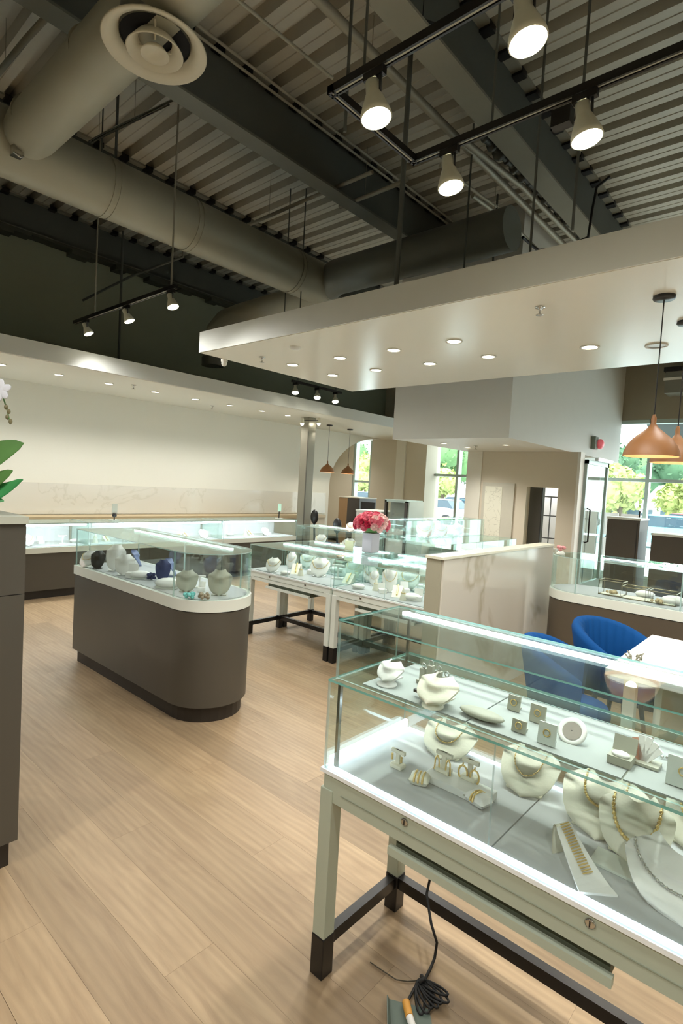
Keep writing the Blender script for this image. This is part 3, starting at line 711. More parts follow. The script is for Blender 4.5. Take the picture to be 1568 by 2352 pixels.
def island(x0, x1, y0, y1, zb, zw, zt, label, r0=True, r1=False, body=TAUPE, strip=True, joints=()):
    t = thing('display_case', label, 'display case', ((x0 + x1) / 2, (y0 + y1) / 2, 0))
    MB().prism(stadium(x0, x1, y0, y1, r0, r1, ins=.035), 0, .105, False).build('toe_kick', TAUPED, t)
    MB().prism(stadium(x0, x1, y0, y1, r0, r1, ins=.006, n=20), .1, zb - .006, True).build('body', body, t)
    MB().prism(stadium(x0, x1, y0, y1, r0, r1, ins=.014, n=20), zb - .007, zb, True).build('shadow_gap', BLACK, t)
    mb = MB().prism(stadium(x0, x1, y0, y1, r0, r1, n=20), zb, zw, True); mb.build('base_frame', CASEW, t)
    MB().prism(stadium(x0, x1, y0, y1, r0, r1, ins=.03, n=20), zw, zw + .004, False).build('deck', DECKW, t)
    g = stadium(x0, x1, y0, y1, r0, r1, n=20, ins=.008)
    wallglass(g, zw, zt - .006).build('glass_wall', GM, t)
    tp = MB().prism(g, zt - .006, zt, False); tp.mi = [1] * len(g) + [0, 0]; tp.build('glass_top', GM, t)
    if strip:
        xs = x1 - .07; ya = y0 + (.32 if r0 else .05); yb = y1 - (.32 if r1 else .05)
        MB().box(xs - .012, xs + .012, ya, yb, zt - .026, zt - .012).build('light_strip', LED, t)
        MB().box(xs - .014, xs + .014, ya, yb, zt - .012, zt - .0062).build('light_channel', CHROME, t)
    for (jx, jy) in joints: MB().box(jx - .004, jx + .004, jy - .004, jy + .004, zw, zt - .006).build('glass_joint', EDGE, t)
    return t
ISL = island(1.85, 2.40, 2.72, 4.42, .70, .77, 1.058, 'dark taupe island display case with rounded glass end', joints=((1.864, 3.0), (2.386, 3.0), (1.864, 4.41), (2.386, 4.41), (2.386, 3.7)))
RC = island(4.45, 5.0, -1.4, 1.72, .70, .77, 1.05, 'brown island display case with rounded end beyond the blue chairs', r0=False, r1=True, body=BROWN, joints=((4.464, 1.44), (4.464, .72)))

# long wall cases
def wall_case(x0, x1, label):
    y0, y1 = 6.72, 7.3; t = thing('wall_display_case', label, 'display case', ((x0 + x1) / 2, 7.0, 0), 'lit wall cases')
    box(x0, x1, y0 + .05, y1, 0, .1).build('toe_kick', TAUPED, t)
    box(x0, x1, y0, y1, .1, .535).build('body', TAUPE, t)
    box(x0, x1, y0 - .012, y1, .535, .6).build('base_frame', CASEW, t)
    box(x0 + .01, x1 - .01, y0 + .03, y1 - .02, .6, .604).build('deck', DECKW, t)
    pane(x0 + .004, x1 - .004, y0, y0 + .006, .6, .87).build('glass_front', GM, t)
    pane(x0 + .004, x1 - .004, y0, y1, .87, .876).build('glass_top', GM, t)
    pane(x0 + .002, x0 + .008, y0 + .006, y1 - .02, .6, .87).build('glass_side', GM, t); pane(x1 - .008, x1 - .002, y0 + .006, y1 - .02, .6, .87).build('glass_side', GM, t)
    box(x0 + .03, x1 - .03, y0 + .01, y0 + .03, .848, .868).build('light_strip', mat('led_bright', (255, 255, 255), .4, emit=22, ecol=(228, 242, 255)), t)
    box(x0 + .01, x1 - .01, y1 - .02, y1, .6, .866).build('back_panel', mat('back_white', (250, 250, 250), .4), t)
    box(x0, x1, y0 - .004, y0 + .012, .876, .884).build('top_trim', ALU, t)
    return t
for a, b, l in [(-1.4, .98, 'far end section of the lit wall case, hidden behind the tall cabinet'), (1.0, 2.98, 'first section of the long lit wall case beside the tall cabinet'),
                (3.0, 4.96, 'middle section of the long lit wall case behind the island'), (4.98, 6.48, 'last section of the long lit wall case, next to the column')]: wall_case(a, b, l)
t = thing('back_counter', 'long low tan back counter along the marble wall', 'counter', (4, 7.85, 0))
box(-1.4, 8.2, 7.68, 8.06, 0, .82).build('body', BEIGE, t); box(-1.4, 8.2, 7.66, 8.06, .82, .875).build('worktop', mat('tan_top', (196, 176, 140), .4), t)

# tall cabinet at the left edge
t = thing('tall_cabinet', 'tall dark cabinet with pale top at the left edge', 'cabinet', (.2, 2.5, 0))
box(-.6, .752, 2.22, 2.8, .1, 1.05).build('lower_door', TAUPE, t)
box(-.6, .752, 2.22, 2.8, 1.053, 1.316).build('upper_panel', TAUPE, t)
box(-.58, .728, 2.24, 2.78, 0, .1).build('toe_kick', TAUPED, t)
box(-.61, .757, 2.21, 2.81, 1.316, 1.342).build('top_slab', mat('pale_top', (190, 192, 178), .4), t)

# ---------------------------------------------------------------- showcase tables
def table_case(x0, x1, y0, y1, zd, zt, label, tier=None, group=None, leds=True, keys=True, strip_side=1, bodym=CASEW, front_case=False):
    t = thing('showcase_table', label, 'display case', ((x0 + x1) / 2, (y0 + y1) / 2, 0), group); GT = GMT if front_case else GM
    L = .048
    for xa in (x0, x1 - L):
        for ya in (y0, y1 - L):
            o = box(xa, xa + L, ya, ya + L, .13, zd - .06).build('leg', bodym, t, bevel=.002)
            box(xa - .0015, xa + L + .0015, ya - .0015, ya + L + .0015, .0, .13).build('foot', BLACK, o, bevel=.003)
    for ya in (y0 + .008, y1 - L + .008): box(x0 + L, x1 - L, ya, ya + .03, .085, .125).build('stretcher', BLACK, t)
    box(x1 - L + .008, x1 - .008, y0 + L, y1 - L, .085, .125).build('stretcher', BLACK, t)
    # apron
    za = zd - .095
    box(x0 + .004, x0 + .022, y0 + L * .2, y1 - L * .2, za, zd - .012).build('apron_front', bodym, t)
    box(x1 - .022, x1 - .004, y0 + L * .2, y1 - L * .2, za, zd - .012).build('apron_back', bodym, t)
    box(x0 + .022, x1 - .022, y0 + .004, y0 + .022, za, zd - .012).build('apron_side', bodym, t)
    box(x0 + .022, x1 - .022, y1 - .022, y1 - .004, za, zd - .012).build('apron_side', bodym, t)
    ym = (y0 + y1) / 2
    box(x0 + .03, x1 - .08, ym - .28, ym + .28, za - .05, za + .02).build('slot_shade', mat('slot_shadow', (92, 98, 80), .6), t)  # dark block paints in the shade of the slot under the apron
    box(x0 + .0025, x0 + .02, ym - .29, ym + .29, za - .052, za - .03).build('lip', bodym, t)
    box(x0 + .002, x0 + .006, y0 + .08, y1 - .08, zd - .062, zd - .0595).build('groove', mat('groove_grey', (140, 146, 128), .6), t)
    # top frame and deck
    box(x0 - .003, x1 + .003, y0 - .002, y1 + .002, zd - .012, zd).build('rim_frame', mat('rim_white', (240, 243, 243), .35), t)
    box(x0 + .02, x1 - .02, y0 + .02, ym - .002, zd, zd + .006).build('deck_panel', DECKW, t); box(x0 + .02, x1 - .02, ym + .002, y1 - .02, zd, zd + .006).build('deck_panel', DECKW, t)
    # glass box
    gx0, gx1, gy0, gy1 = x0 + .002, x1 - .002, y0 + .006, y1 - .006; e = .006
    pane(gx0, gx0 + e, gy0, ym - .001, zd, zt).build('glass_front', GM, t); pane(gx0, gx0 + e, ym + .001, gy1, zd, zt).build('glass_front', GM, t)
    pane(gx1 - e, gx1, gy0, gy1, zd, zt).build('glass_back', GM, t)
    pane(gx0 + e, gx1 - e, gy0, gy0 + e, zd, zt).build('glass_side', GM, t); pane(gx0 + e, gx1 - e, gy1 - e, gy1, zd, zt).build('glass_side', GM, t)
    pane(gx0, gx1, gy0, gy1, zt, zt + .007).build('glass_top', GT, t)
    if leds and front_case:
        box(gx0 + .008, gx0 + .018, gy0 + .02, gy1 - .02, zd + .001, zd + .009).build('light_strip', LEDS, t)
        box(gx0 + .012, gx1 - .012, gy1 - .022, gy1 - .010, zd + .001, zd + .036).build('light_strip', LEDS, t)
        box(gx1 - .022, gx1 - .012, gy0 + .02, gy1 - .03, zd + .001, zd + .012).build('light_strip', LEDS, t)
        for ya in (gy1 - .04,): box(gx0 + .012, gx0 + .024, ya, ya + .01, zd, zt - .002).build('upright', CHROME, t)
    if not tier:
        xs = gx1 - .03 if strip_side > 0 else gx0 + .03
        box(xs - .009, xs + .009, gy0 + .04, gy1 - .04, zt - .014, zt - .001).build('light_strip', LED, t)
    if keys:
        for ya in (ym - .24, ym + .24):
            mb = MB(); mb.x = frame_z((-1, 0, 0), (x0 + .005, ya, zd - .033)); mb.lathe([(.011, -.002), (.011, .004), (.008, .005), (.001, .005)], 16).build('lock', CHROME, t)
            box(x0 - .0008, x0 + .0002, ya - .0015, ya + .0015, zd - .04, zd - .027).build('keyhole', BLACK, t)
    if tier:
        u0, u1, ut = tier; z0 = zt + .007
        box(u0 + .02, u1 + .01, gy0 + .03, ym - .27, z0, z0 + .004).build('upper_deck', DECKG, t)
        for ya, yb in ((ym - .268, ym + .098), (ym + .1, ym + .145 + .3)): box(u0 + .02, u1 + .01, ya + .002, min(yb, gy1 - .03), z0, z0 + .004).build('upper_deck', DECKG, t)
        pane(u0, u0 + e, gy0 + .006, gy1 - .01, z0 + .001, ut).build('upper_glass_front', GM, t)
        pane(u1 + .02, u1 + .026, gy0 + .006, gy1 - .01, z0 + .001, ut).build('upper_glass_back', GM, t)
        pane(u0 + e, u1 + .02, gy1 - .016, gy1 - .01, z0 + .001, ut).build('upper_glass_side', GM, t); pane(u0 + e, u1 + .02, gy0 + .006, gy0 + .012, z0 + .001, ut).build('upper_glass_side', GM, t)
        pane(u0, u1 + .026, gy0 + .006, gy1 - .01, ut, ut + .0045).build('upper_glass_top', GT, t)
        box(u1 - .02, u1 - .004, gy0 + .03, gy1 - .055, ut - .012, ut - .001).build('light_strip', LED, t)
        box(u1 + .004, u1 + .012, gy1 - .07, gy1 - .062, z0, ut).build('upright', CHROME, t)
        box(u1 + .004, u1 + .012, gy0 + .06, gy0 + .068, z0, ut).build('upright', CHROME, t)
    return t
FC = table_case(1.222, 1.655, 0.0, 1.10, .66, .93, 'front two-tier glass showcase table on black feet', tier=(1.245, 1.535, 1.115), bodym=mat('shaded_case_white', (176, 184, 166), .4, var=.02), front_case=True)  # body is case white greyed down, the table's shade put into its colour
TA = table_case(3.44, 3.885, 3.11, 4.21, .645, .885, 'white glass showcase table nearest the island, front of the pair', group='white showcase tables')
TB = table_case(3.44, 3.885, 1.99, 3.09, .645, .885, 'white glass showcase table beside the marble divider, front row', group='white showcase tables')
TC_ = table_case(3.90, 4.345, 3.11, 4.21, .645, .885, 'white showcase table in the second row behind the first', group='white showcase tables')
TD_ = table_case(3.90, 4.345, 1.99, 3.09, .645, .885, 'white showcase table in the second row, beside the divider', group='white showcase tables')
TE_ = table_case(5.6, 6.5, 2.55, 4.45, .66, .93, 'two-tier showcase behind the marble divider with necklace busts', tier=(6.08, 6.42, 1.15), group='white showcase tables'); TE_.rotation_euler[2] = PI / 2
TF_ = table_case(5.3, 5.75, 4.3, 5.5, .66, .92, 'showcase table near the column holding a dark blue panel', group='white showcase tables')

# marble divider
t = thing('marble_divider', 'low marble-clad divider wall behind the front showcase', 'divider', (4.0, 1.9, 0))
box(3.10, 5.02, 1.85, 1.96, 0, 1.075).build('core', mat('divider_end', (160, 156, 136), .5), t)
box(3.12, 5.02, 1.838, 1.85, 0, 1.075).build('marble_face', MARBLE, t)
box(3.09, 5.03, 1.832, 1.965, 1.075, 1.092).build('cap', mat('cap_cream', (222, 220, 200), .35), t)

# white desk and blue chairs
t = thing('white_desk', 'white topped desk beside the blue chairs', 'desk', (3.1, .2, 0))
box(2.72, 3.63, -.9, .715, .715, .75).build('desktop', mat('desk_top', (240, 240, 236), .3), t, bevel=.004)
for xa in (2.8, 3.5):
    for ya in (-.85, .6): box(xa, xa + .05, ya, ya + .05, 0, .715).build('leg', CASEW, t)
box(2.85, 3.5, .5, .52, .3, .715).build('modesty_panel', CASEW, t)
mb = MB()
rr = random.Random(3)
p0 = at(1455, 1512, .756)
for k in range(9):
    q = p0 + Vector((rr.uniform(-.08, .08), rr.uniform(-.03, .03), 0)); mb.tube([q, q + Vector((rr.uniform(.02, .05), rr.uniform(-.03, .03), .01))], .004, 5); mb.ball(q, .007, 6, 4)
tag(mb.build('jewelry_pile', mat('tarnish', (120, 118, 100), .4, metal=.5)), 'small heap of jewelry lying on the white desk', 'jewelry')
def tub_chair(cx, cy, rot, label, R=.225):
    t = thing('tub_chair', label, 'chair', (cx, cy, 0), 'blue tub chairs')
    N = 48; a0, a1 = math.radians(-15), math.radians(195)
    def pt(u, z, rad): a = a0 + (a1 - a0) * u; return (cx + rad * math.cos(a), cy + rad * math.sin(a), z)
    def topz(u): return .775 - .13 * abs(2 * u - 1) ** 2.2
    mb = MB()
    flt = lambda u: .008 * abs(math.sin(u * PI * 16))
    def loop(u):
        zt = topz(u); return [pt(u, .40, R - .03), pt(u, zt - .22, R + .0), pt(u, zt - .03, R + .035), pt(u, zt, R + .025), pt(u, zt + .004, R + .0), pt(u, zt - .02, R - .025 - flt(u)), pt(u, zt - .2, R - .05 - flt(u)), pt(u, .42, R - .06 - flt(u)), pt(u, .40, R - .05)]
    n = 9; vs = []; M = 96
    for i in range(M + 1): vs += loop(i / M)
    fs = [(i * n + j, i * n + (j + 1) % n, (i + 1) * n + (j + 1) % n, (i + 1) * n + j) for i in range(M) for j in range(n)]
    mb.add(vs, fs, True); mb.add(vs[:n], [tuple(range(n))]); mb.add(vs[-n:], [tuple(range(n))[::-1]])
    mb.build('backrest', BLUEV, t)
    MB().lathe([(.15, .36), (.185, .38), (.19, .43), (.175, .465), (.001, .47)], 32, (cx, cy - .01, 0)).build('seat', BLUEV, t)
    for k in range(4):
        a = PI / 4 + k * PI / 2; MB().tube([(cx + .12 * math.cos(a), cy + .12 * math.sin(a), .37), (cx + .19 * math.cos(a), cy + .19 * math.sin(a), 0)], [.016, .01], 10).build('leg', BLACK, t)
    t.rotation_euler[2] = rot
tub_chair(2.93, .93, .25, 'blue velvet tub chair nearer the marble divider')
tub_chair(3.58, .86, -.25, 'blue velvet tub chair with fluted back beside the white desk', .25)

# ---------------------------------------------------------------- far cabinets, towers, monitors
t = thing('vitrine_tower', 'tall display tower with dark frame and glass upper half', 'display tower', (6.6, 4.65, 0))
ya, yb = 4.50, 4.86
box(6.5, 6.86, ya, yb, 0, .92).build('lower_panel', mat('tower_panel', (200, 198, 190), .4), t)
for y_ in (ya - .02, yb - .02): box(6.47, 6.51, y_, y_ + .035, 0, 1.33).build('frame_post', mat('bronze', (58, 48, 40), .4), t)
box(6.47, 6.88, ya - .02, yb + .015, 1.31, 1.345).build('top_frame', ALU, t)
box(6.6, 6.86, ya, yb, .92, 1.31).build('backing', mat('tower_back', (150, 150, 142), .35), t)
pane(6.5, 6.506, ya, yb, .92, 1.31).build('glass_front', GM, t)
box(6.5, 6.88, ya - .045, ya - .021, 0, 1.33).build('side_panel', mat('tower_side', (176, 186, 176), .25), t)
t = thing('white_cabinet', 'plain white cabinet behind the pink flowers', 'cabinet', (6.6, 5.15, 0))
box(6.5, 7.0, 4.95, 5.43, .08, 1.13).build('body', mat('cab_white', (206, 204, 196), .4), t); box(6.52, 6.98, 4.97, 5.41, 0, .08).build('plinth', TAUPED, t)
box(6.49, 7.01, 4.94, 5.44, 1.13, 1.15).build('top', CASEW, t)
t = thing('wood_cabinet', 'tall brown cabinet with dark door by the slim window', 'cabinet', (8.1, 6.9, 0))
box(8.0, 8.5, 6.92, 7.14, 0, 1.27).build('side_panel', mat('cab_brown', (156, 124, 88), .5), t); box(8.0, 8.5, 6.62, 6.92, 0, 1.27).build('door', mat('cab_dark', (76, 72, 70), .3), t)
box(7.99, 8.51, 6.61, 7.15, 1.27, 1.29).build('top', mat('cab_light', (226, 220, 205), .4), t)
t = thing('monitor', 'black computer monitor above the white cabinet', 'monitor', (8, 6.4, 1.0))
box(8.0, 8.03, 6.26, 6.58, .99, 1.22).build('screen', mat('screen_dark', (36, 38, 44), .2), t); box(8.03, 8.05, 6.4, 6.44, .8, 1.1).build('stand', BLACK, t); box(7.95, 8.12, 6.32, 6.52, .785, .8).build('base', BLACK, t)
t = thing('till_counter', 'pale cashier counter behind the white cabinet', 'counter', (8, 6.1, 0))
box(7.8, 8.3, 5.6, 6.6, .0, .75).build('body', CASEW, t); box(7.78, 8.32, 5.58, 6.61, .75, .785).build('top', WHITE, t)
for (px, py, lab) in [(722, 1187, 'black oval chair back beside the column'), (774, 1207, 'dark oval chair back before the brown cabinet')]:
    p = aty(px, py, 6.6 if px < 750 else 5.9)
    t = thing('desk_chair', lab, 'chair', (p.x, p.y, 0))
    MB().ball(p, .1, 14, 8, .35, .9, 1.25).build('backrest', BLACK, t); MB().tube([(p.x, p.y, p.z - .1), (p.x, p.y - .03, .5)], .018, 8).build('post', BLACK, t)
    MB().lathe([(.2, .46), (.21, .5), (.18, .52), (.001, .525)], 20, (p.x, p.y - .18, 0)).build('seat', BLACK, t)
    for k in range(5):
        a = k * 2 * PI / 5; MB().tube([(p.x, p.y - .18, .1), (p.x + .24 * math.cos(a), p.y - .18 + .24 * math.sin(a), .03)], .014, 6).build('leg', BLACK, t)
    MB().tube([(p.x, p.y - .18, .1), (p.x, p.y - .18, .46)], .02, 8).build('gas_lift', BLACK, t)
DARKP = mat('dark_panel_brown', (76, 68, 56), .5, var=.05)
for (xa, y0, y1, z1, lab) in [(7.0, 1.60, 1.95, 1.30, 'dark brown pedestal with white top before the glass door'), (7.0, .9, 1.47, 1.15, 'wide dark brown pedestal behind the brown island case')]:
    t = thing('pedestal_cabinet', lab, 'cabinet', (xa + .2, (y0 + y1) / 2, 0))
    box(xa, xa + .4, y0, y1, .06, z1).build('body', DARKP, t); box(xa - .008, xa + .41, y0 - .008, y1 + .008, z1, z1 + .025).build('top', CASEW, t); box(xa + .03, xa + .38, y0 + .03, y1 - .03, 0, .06).build('plinth', TAUPED, t)
    box(xa - .004, xa, y0 + .02, y0 + .03, .1, z1 - .03).build('door_edge', TAUPED, t)
# glass door standing open next to the vestibule
t = sroot('door_1', (9.0, 2.74, 0)); 
ALUD = mat('door_aluminium', (150, 162, 156), .35, metal=.4)
xa, xb = 8.55, 9.62
for x_ in (xa, xb - .06): box(x_, x_ + .06, 2.72, 2.765, .02, 2.1).build('stile', ALUD, t)
for z_ in (.02, 2.04): box(xa, xb, 2.72, 2.765, z_, z_ + (.2 if z_ < 1 else .06)).build('rail', ALUD, t)
box(xa + .06, xb - .06, 2.74, 2.746, .22, 2.04).build('pane', PANE, t)
MB().tube([(xa + .12, 2.72, .85), (xa + .12, 2.67, .87), (xa + .12, 2.67, 1.35), (xa + .12, 2.72, 1.37)], .012, 8).build('door_handle', BLACK, t)
box(xa + .3, xb - .02, 2.66, 2.71, 2.1, 2.15).build('door_closer', CHROME, t)
t = thing('notice_board', 'pale framed notice sheets by the glass door', 'notice', (9.9, 3.0, 0))
for k in range(4): box(10.0, 10.02, 2.3 + (k % 2) * .32, 2.58 + (k % 2) * .32, .5 + (k // 2) * .42, .88 + (k // 2) * .42).build('sheet', mat('sheet_white', (244, 248, 246), .7), t)
for y_ in (2.29, 2.94): box(9.995, 10.03, y_, y_ + .02, 0, 1.36).build('post', BLACK, t)
# speaker box in the upper right
p = at(1560, 858, 2.6); 
t = thing('ceiling_speaker', 'grey box speaker with white frame on the facade wall', 'speaker', (10.6, 2.0, 3.2))
pp = atx(1560, 870, 10.6)
box(10.45, 10.85, pp.y - .5, pp.y + .18, pp.z - .25, pp.z + .1).build('housing', mat('spk_grey', (128, 128, 116), .5), t)
box(10.43, 10.45, pp.y - .5, pp.y + .2, pp.z - .04, pp.z + .0).build('front_rim', WHITE, t); box(10.4, 10.86, pp.y - .52, pp.y + .2, pp.z + .1, pp.z + .17).build('lid', BLACK, t)

# ================================================================== JEWELRY DISPLAYS
# bust: leaning neck form; front faces -x
def bust_fn(w, h, d):
    WP = [(0, .0), (.02, .3), (.07, .52), (.16, .72), (.3, .87), (.48, .96), (.62, 1.0), (.74, .99), (.8, .86), (.85, .64), (.9, .52), (.96, .47), (1, .4)]
    def wid(s):
        for (a, x), (b, y) in zip(WP[:-1], WP[1:]):
            if s <= b: return (x + (y - x) * (s - a) / (b - a)) * w / 2
        return WP[-1][1] * w / 2
    def P(t, s, off=0.0):
        ww = wid(s); y = t * ww
        lean = -d * (1 - s) ** 1.15; bul = (t * t) * (.22 * w if s < .7 else (.22 + 1.2 * (s - .7)) * w * .5) * (.35 + .65 * s)
        x = lean + bul - .05 * w * math.sin(PI * min(1, s * 1.2)) - .17 * w * math.exp(-(y / (.25 * w)) ** 4) * min(1, max(0, (s - .42) / .25)) ** 1.3; z = h * (s ** .9)
        nx, nz = -h, d * .9; L = math.hypot(nx, nz) or 1; return (x + nx / L * off * -1 * -1, y, z + nz / L * off)
    return P, wid
def add_bust(mb, w, h, d, nu=14, nv=18):
    P, wid = bust_fn(w, h, d)
    mb.grid(lambda u, v: P(2 * u - 1, v), nu, nv, flip=True)
    mb.grid(lambda u, v: P(2 * u - 1, v, -.006), nu, nv)
    rim = []
    for v in range(nv + 1): rim.append((1, v / nv))
    for side in (-1, 1):
        mb.grid(lambda u, v: P(side, v, -.006 * u), 1, nv, flip=side < 0)
    mb.grid(lambda u, v: P(2 * u - 1, 1, -.006 * v), nu, 1)
    mb.add([P(0, .75, -.006), (.02, -.02, 0), (.02, .02, 0), (.035, 0, 0)], [(0, 1, 2), (0, 2, 3), (0, 3, 1)])
    mb.add([(-d * .7, -.3 * w, 0), (.02, -.3 * w, 0), (.02, .3 * w, 0), (-d * .7, .3 * w, 0), (-d * .7, -.3 * w, .004), (.02, -.3 * w, .004), (.02, .3 * w, .004), (-d * .7, .3 * w, .004)],
           [(3, 2, 1, 0), (4, 5, 6, 7), (0, 1, 5, 4), (1, 2, 6, 5), (2, 3, 7, 6), (3, 0, 4, 7)])
    return P, wid
def bust(loc, w, h, d, rot, label, m=IVORY, neck=None):
    M = Matrix.Translation(loc) @ Matrix.Rotation(rot, 4, 'Z')
    mb = MB(); mb.x = M; P, wid = add_bust(mb, w, h, d); o = mb.build('necklace_bust', m); tag(o, label, 'display bust')
    if neck:
        nm, s_lo, s_hi, sz, lab = neck; mb = MB(); N = int(46 * w / .16); pts = []
        for i in range(N + 1):
            th = PI * i / N; s = s_hi - (s_hi - s_lo) * math.sin(th); ww = wid(min(.98, max(s, s_hi))) ; y = math.cos(th) * wid(s_hi) * .96
            t_ = max(-1, min(1, y / max(wid(s), 1e-3))); pts.append(M @ Vector(P(t_, s, .0035)))
        for i, p in enumerate(pts):
            mb.ball(p, sz * (1.5 if i % 2 else 1.0), 6, 4)
        mb.tube(pts, sz * .45, 5); tag(mb.build('necklace', nm), lab, 'necklace')
    return o
ZD = .667
def d1(px, py): return at(px, py, ZD)
p = d1(1005, 1738); bust(p + Vector((.085, 0, 0)), .18, .09, .10, .1, 'large ivory neck form lying at the back corner of the lower shelf', neck=(GOLD, .42, .9, .0016, 'fine gold chain on the neck form in the back corner'))
p = d1(1185, 1828); bust(p + Vector((.10, 0, 0)), .17, .11, .10, .1, 'ivory neck form beside the glass joint, with thin chain', neck=(GOLD, .4, .9, .0014, 'thin gold chain with pendant on the neck form by the glass joint'))
p = d1(1352, 1925); bust(p + Vector((.13, 0, 0)), .215, .115, .13, .1, 'tall ivory neck form holding a gold link chain', neck=(GOLD, .5, .93, .0026, 'gold link chain on the tall neck form'))
p = d1(1428, 1985); bust(p + Vector((.11, 0, .006)), .17, .115, .11, .15, 'narrow ivory neck form with a chunky gold chain', neck=(GOLD, .3, .85, .0034, 'chunky gold chain on the narrow neck form'))
p = d1(1585, 1965); bust(p + Vector((.10, 0, 0)), .15, .13, .10, 0, 'ivory neck form cut by the picture edge', neck=(GOLD, .4, .88, .0026, 'gold chain on the neck form at the picture edge'))
p = d1(1530, 2112); bust(p + Vector((.14, 0, 0)), .23, .09, .15, .25, 'big white neck form near the front glass', m=IVORYW, neck=(SILVER, .36, .8, .0026, 'silver chain on the big white neck form'))
p = d1(1420, 2000); tag(MB().box(p.x - .02, p.x + .05, p.y - .1, p.y + .06, ZD, ZD + .006).build('base_plate', CASEW), 'white plate under the narrow neck form', 'display plate')

def tbar(loc, h, w, label, rot=0, ear=None, m=IVORY):
    M = Matrix.Translation(loc) @ Matrix.Rotation(rot, 4, 'Z')
    t = thing('earring_stand', label, 'earring stand', loc)
    mb = MB(); mb.x = M; mb.box(-.016, .016, -w * .42, w * .42, 0, .012).build('base', m, t, bevel=.003)
    mb = MB(); mb.x = M; mb.box(-.004, .004, -.007, .007, .01, h).build('post', m, t)
    mb = MB(); mb.x = M; mb.box(-.005, .005, -w / 2, w / 2, h - .012, h).build('crossbar', m, t, bevel=.002)
    if ear:
        for sgn in (-1, 1):
            mb = MB(); c = Vector((-.008, sgn * w * .34, h - .014))
            if ear == 'hoop':
                r = .014; mb.x = M; mb.tube([c + Vector((0, 0, 0)), c + Vector((0, .003, -.012))], .002, 5)
                q = c + Vector((0, 0, -.03)); mb.tube([q + Vector((0, r * math.cos(a), 1.5 * r * math.sin(a))) for a in [2 * PI * i / 16 for i in range(16)]], .003, 6, closed=True)
            elif ear == 'drop':
                mb.x = M
                for yy in (-.006, .006): mb.tube([c, c + Vector((0, yy, -.01)), c + Vector((0, yy * 1.4, -.045))], .0025, 5)
            else:
                mb.x = M; mb.tube([c, c + Vector((0, 0, -.018))], .004, 6)
            o = mb.build('earring', GOLD); tag(o, ('inner' if sgn < 0 else 'outer') + ' gold ' + ear + ' earring on the ' + label.replace('ivory ', ''), 'earring')
    return t
tbar(d1(913, 1762), .055, .05, 'ivory single earring stand near the lit shelf corner', 0, 'stud')
# riser block with two earring stands
rz = ZD + .022
r0 = at(1055, 1795, rz)
tag(MB().box(r0.x - .038, r0.x + .038, r0.y - .1, r0.y + .1, ZD, rz).build('riser_block', mat('riser_white', (232, 232, 226), .3), bevel=.002), 'white riser block carrying two earring stands', 'riser')
tbar(at(1018, 1772, rz), .06, .055, 'ivory stand with long drops on the riser', 0, 'drop')
tbar(at(1078, 1790, rz), .06, .055, 'ivory stand with hoops on the riser', 0, 'hoop')
def pillow(loc, w, l, h, rot, label, m=IVORYW, br=True, blab=''):
    M = Matrix.Translation(loc) @ Matrix.Rotation(rot, 4, 'Z')
    def fn(sg):
        def f(u, v):
            a = 2 * u - 1; b = 2 * v - 1; k = ((1 - a ** 4) * (1 - b ** 4)) ** .5
            pin = 1 - .12 * (1 - abs(a) ** 2) * 0 - .1 * (1 - b * b) * abs(a)
            return (a * w / 2 * pin, b * l / 2 * (1 - .08 * (1 - a * a)), h / 2 + sg * h / 2 * k)
        return f
    mb = MB(); mb.x = M; mb.grid(fn(1), 10, 10); mb.grid(fn(-1), 10, 10, flip=True); o = mb.build('bracelet_pillow', m); tag(o, label, 'display pillow')
    if br:
        mb = MB(); mb.x = M
        for off in ((-.012, .0, .012) if br == 3 else (0, .008)):
            for i in range(22):
                th = PI * (i / 21) ; mb.ball((math.cos(th) * w * .5, off, h / 2 + math.sin(th) * h * .52), .0035, 6, 4)
        tag(mb.build('bracelet', GOLD), blab, 'bracelet')
pillow(d1(963, 1800) + Vector((0, 0, 0)), .05, .062, .032, .35, 'ivory pillow with stacked bracelets near the front glass', IVORY, 3, 'stack of gold bracelets around the ivory pillow')
pillow(d1(1098, 1848), .052, .07, .034, -.25, 'white pillow with one gold bracelet before the riser', IVORYW, 2, 'wide gold bracelet around the white pillow')
# bracelet ramp
A, B = d1(1330, 2052), d1(1418, 2060); C_, D = at(1312, 1893, ZD + .075), at(1278, 1900, ZD + .075)
mb = MB(); N = 10; top = []
for i in range(N + 1):
    k = i / N; z = ZD + .004 + .072 * k ** 1.15
    pl = A.lerp(D, k); pr_ = B.lerp(C_, k ** .8); pl.z = pr_.z = z; top.append((pl, pr_))
vs = []; 
for a, b in top: vs += [a, b, b - Vector((0, 0, .005)), a - Vector((0, 0, .005))]
fs = []
for i in range(N):
    o = i * 4
    for j in range(4): fs.append((o + j, o + (j + 1) % 4, o + 4 + (j + 1) % 4, o + 4 + j))
mb.add(vs, fs + [(0, 3, 2, 1), (N * 4, N * 4 + 1, N * 4 + 2, N * 4 + 3)], False)
ramp = thing('bracelet_ramp', 'long white ramp display with gold woven chain', 'bracelet display', (A + B) / 2)
mb.build('slope', IVORYW, ramp)
a, b = top[-1]; dn = (a - top[-2][0]).normalized()
mb = MB(); cur = [(0, 0), (.012, .0), (.02, -.006), (.022, -.02), (.018, -.05), (.016, -.07)]
mb.grid(lambda u, v: (lambda q: (a.lerp(b, u)) + Vector((dn.x * cur[q][0], dn.y * cur[q][0], cur[q][1])))(min(5, int(round(v * 5)))), 2, 5); mb.grid(lambda u, v: (lambda q: (a.lerp(b, u)) + Vector((dn.x * cur[q][0] * .8, dn.y * cur[q][0] * .8, cur[q][1] - .004)))(min(5, int(round(v * 5)))), 2, 5, flip=True)
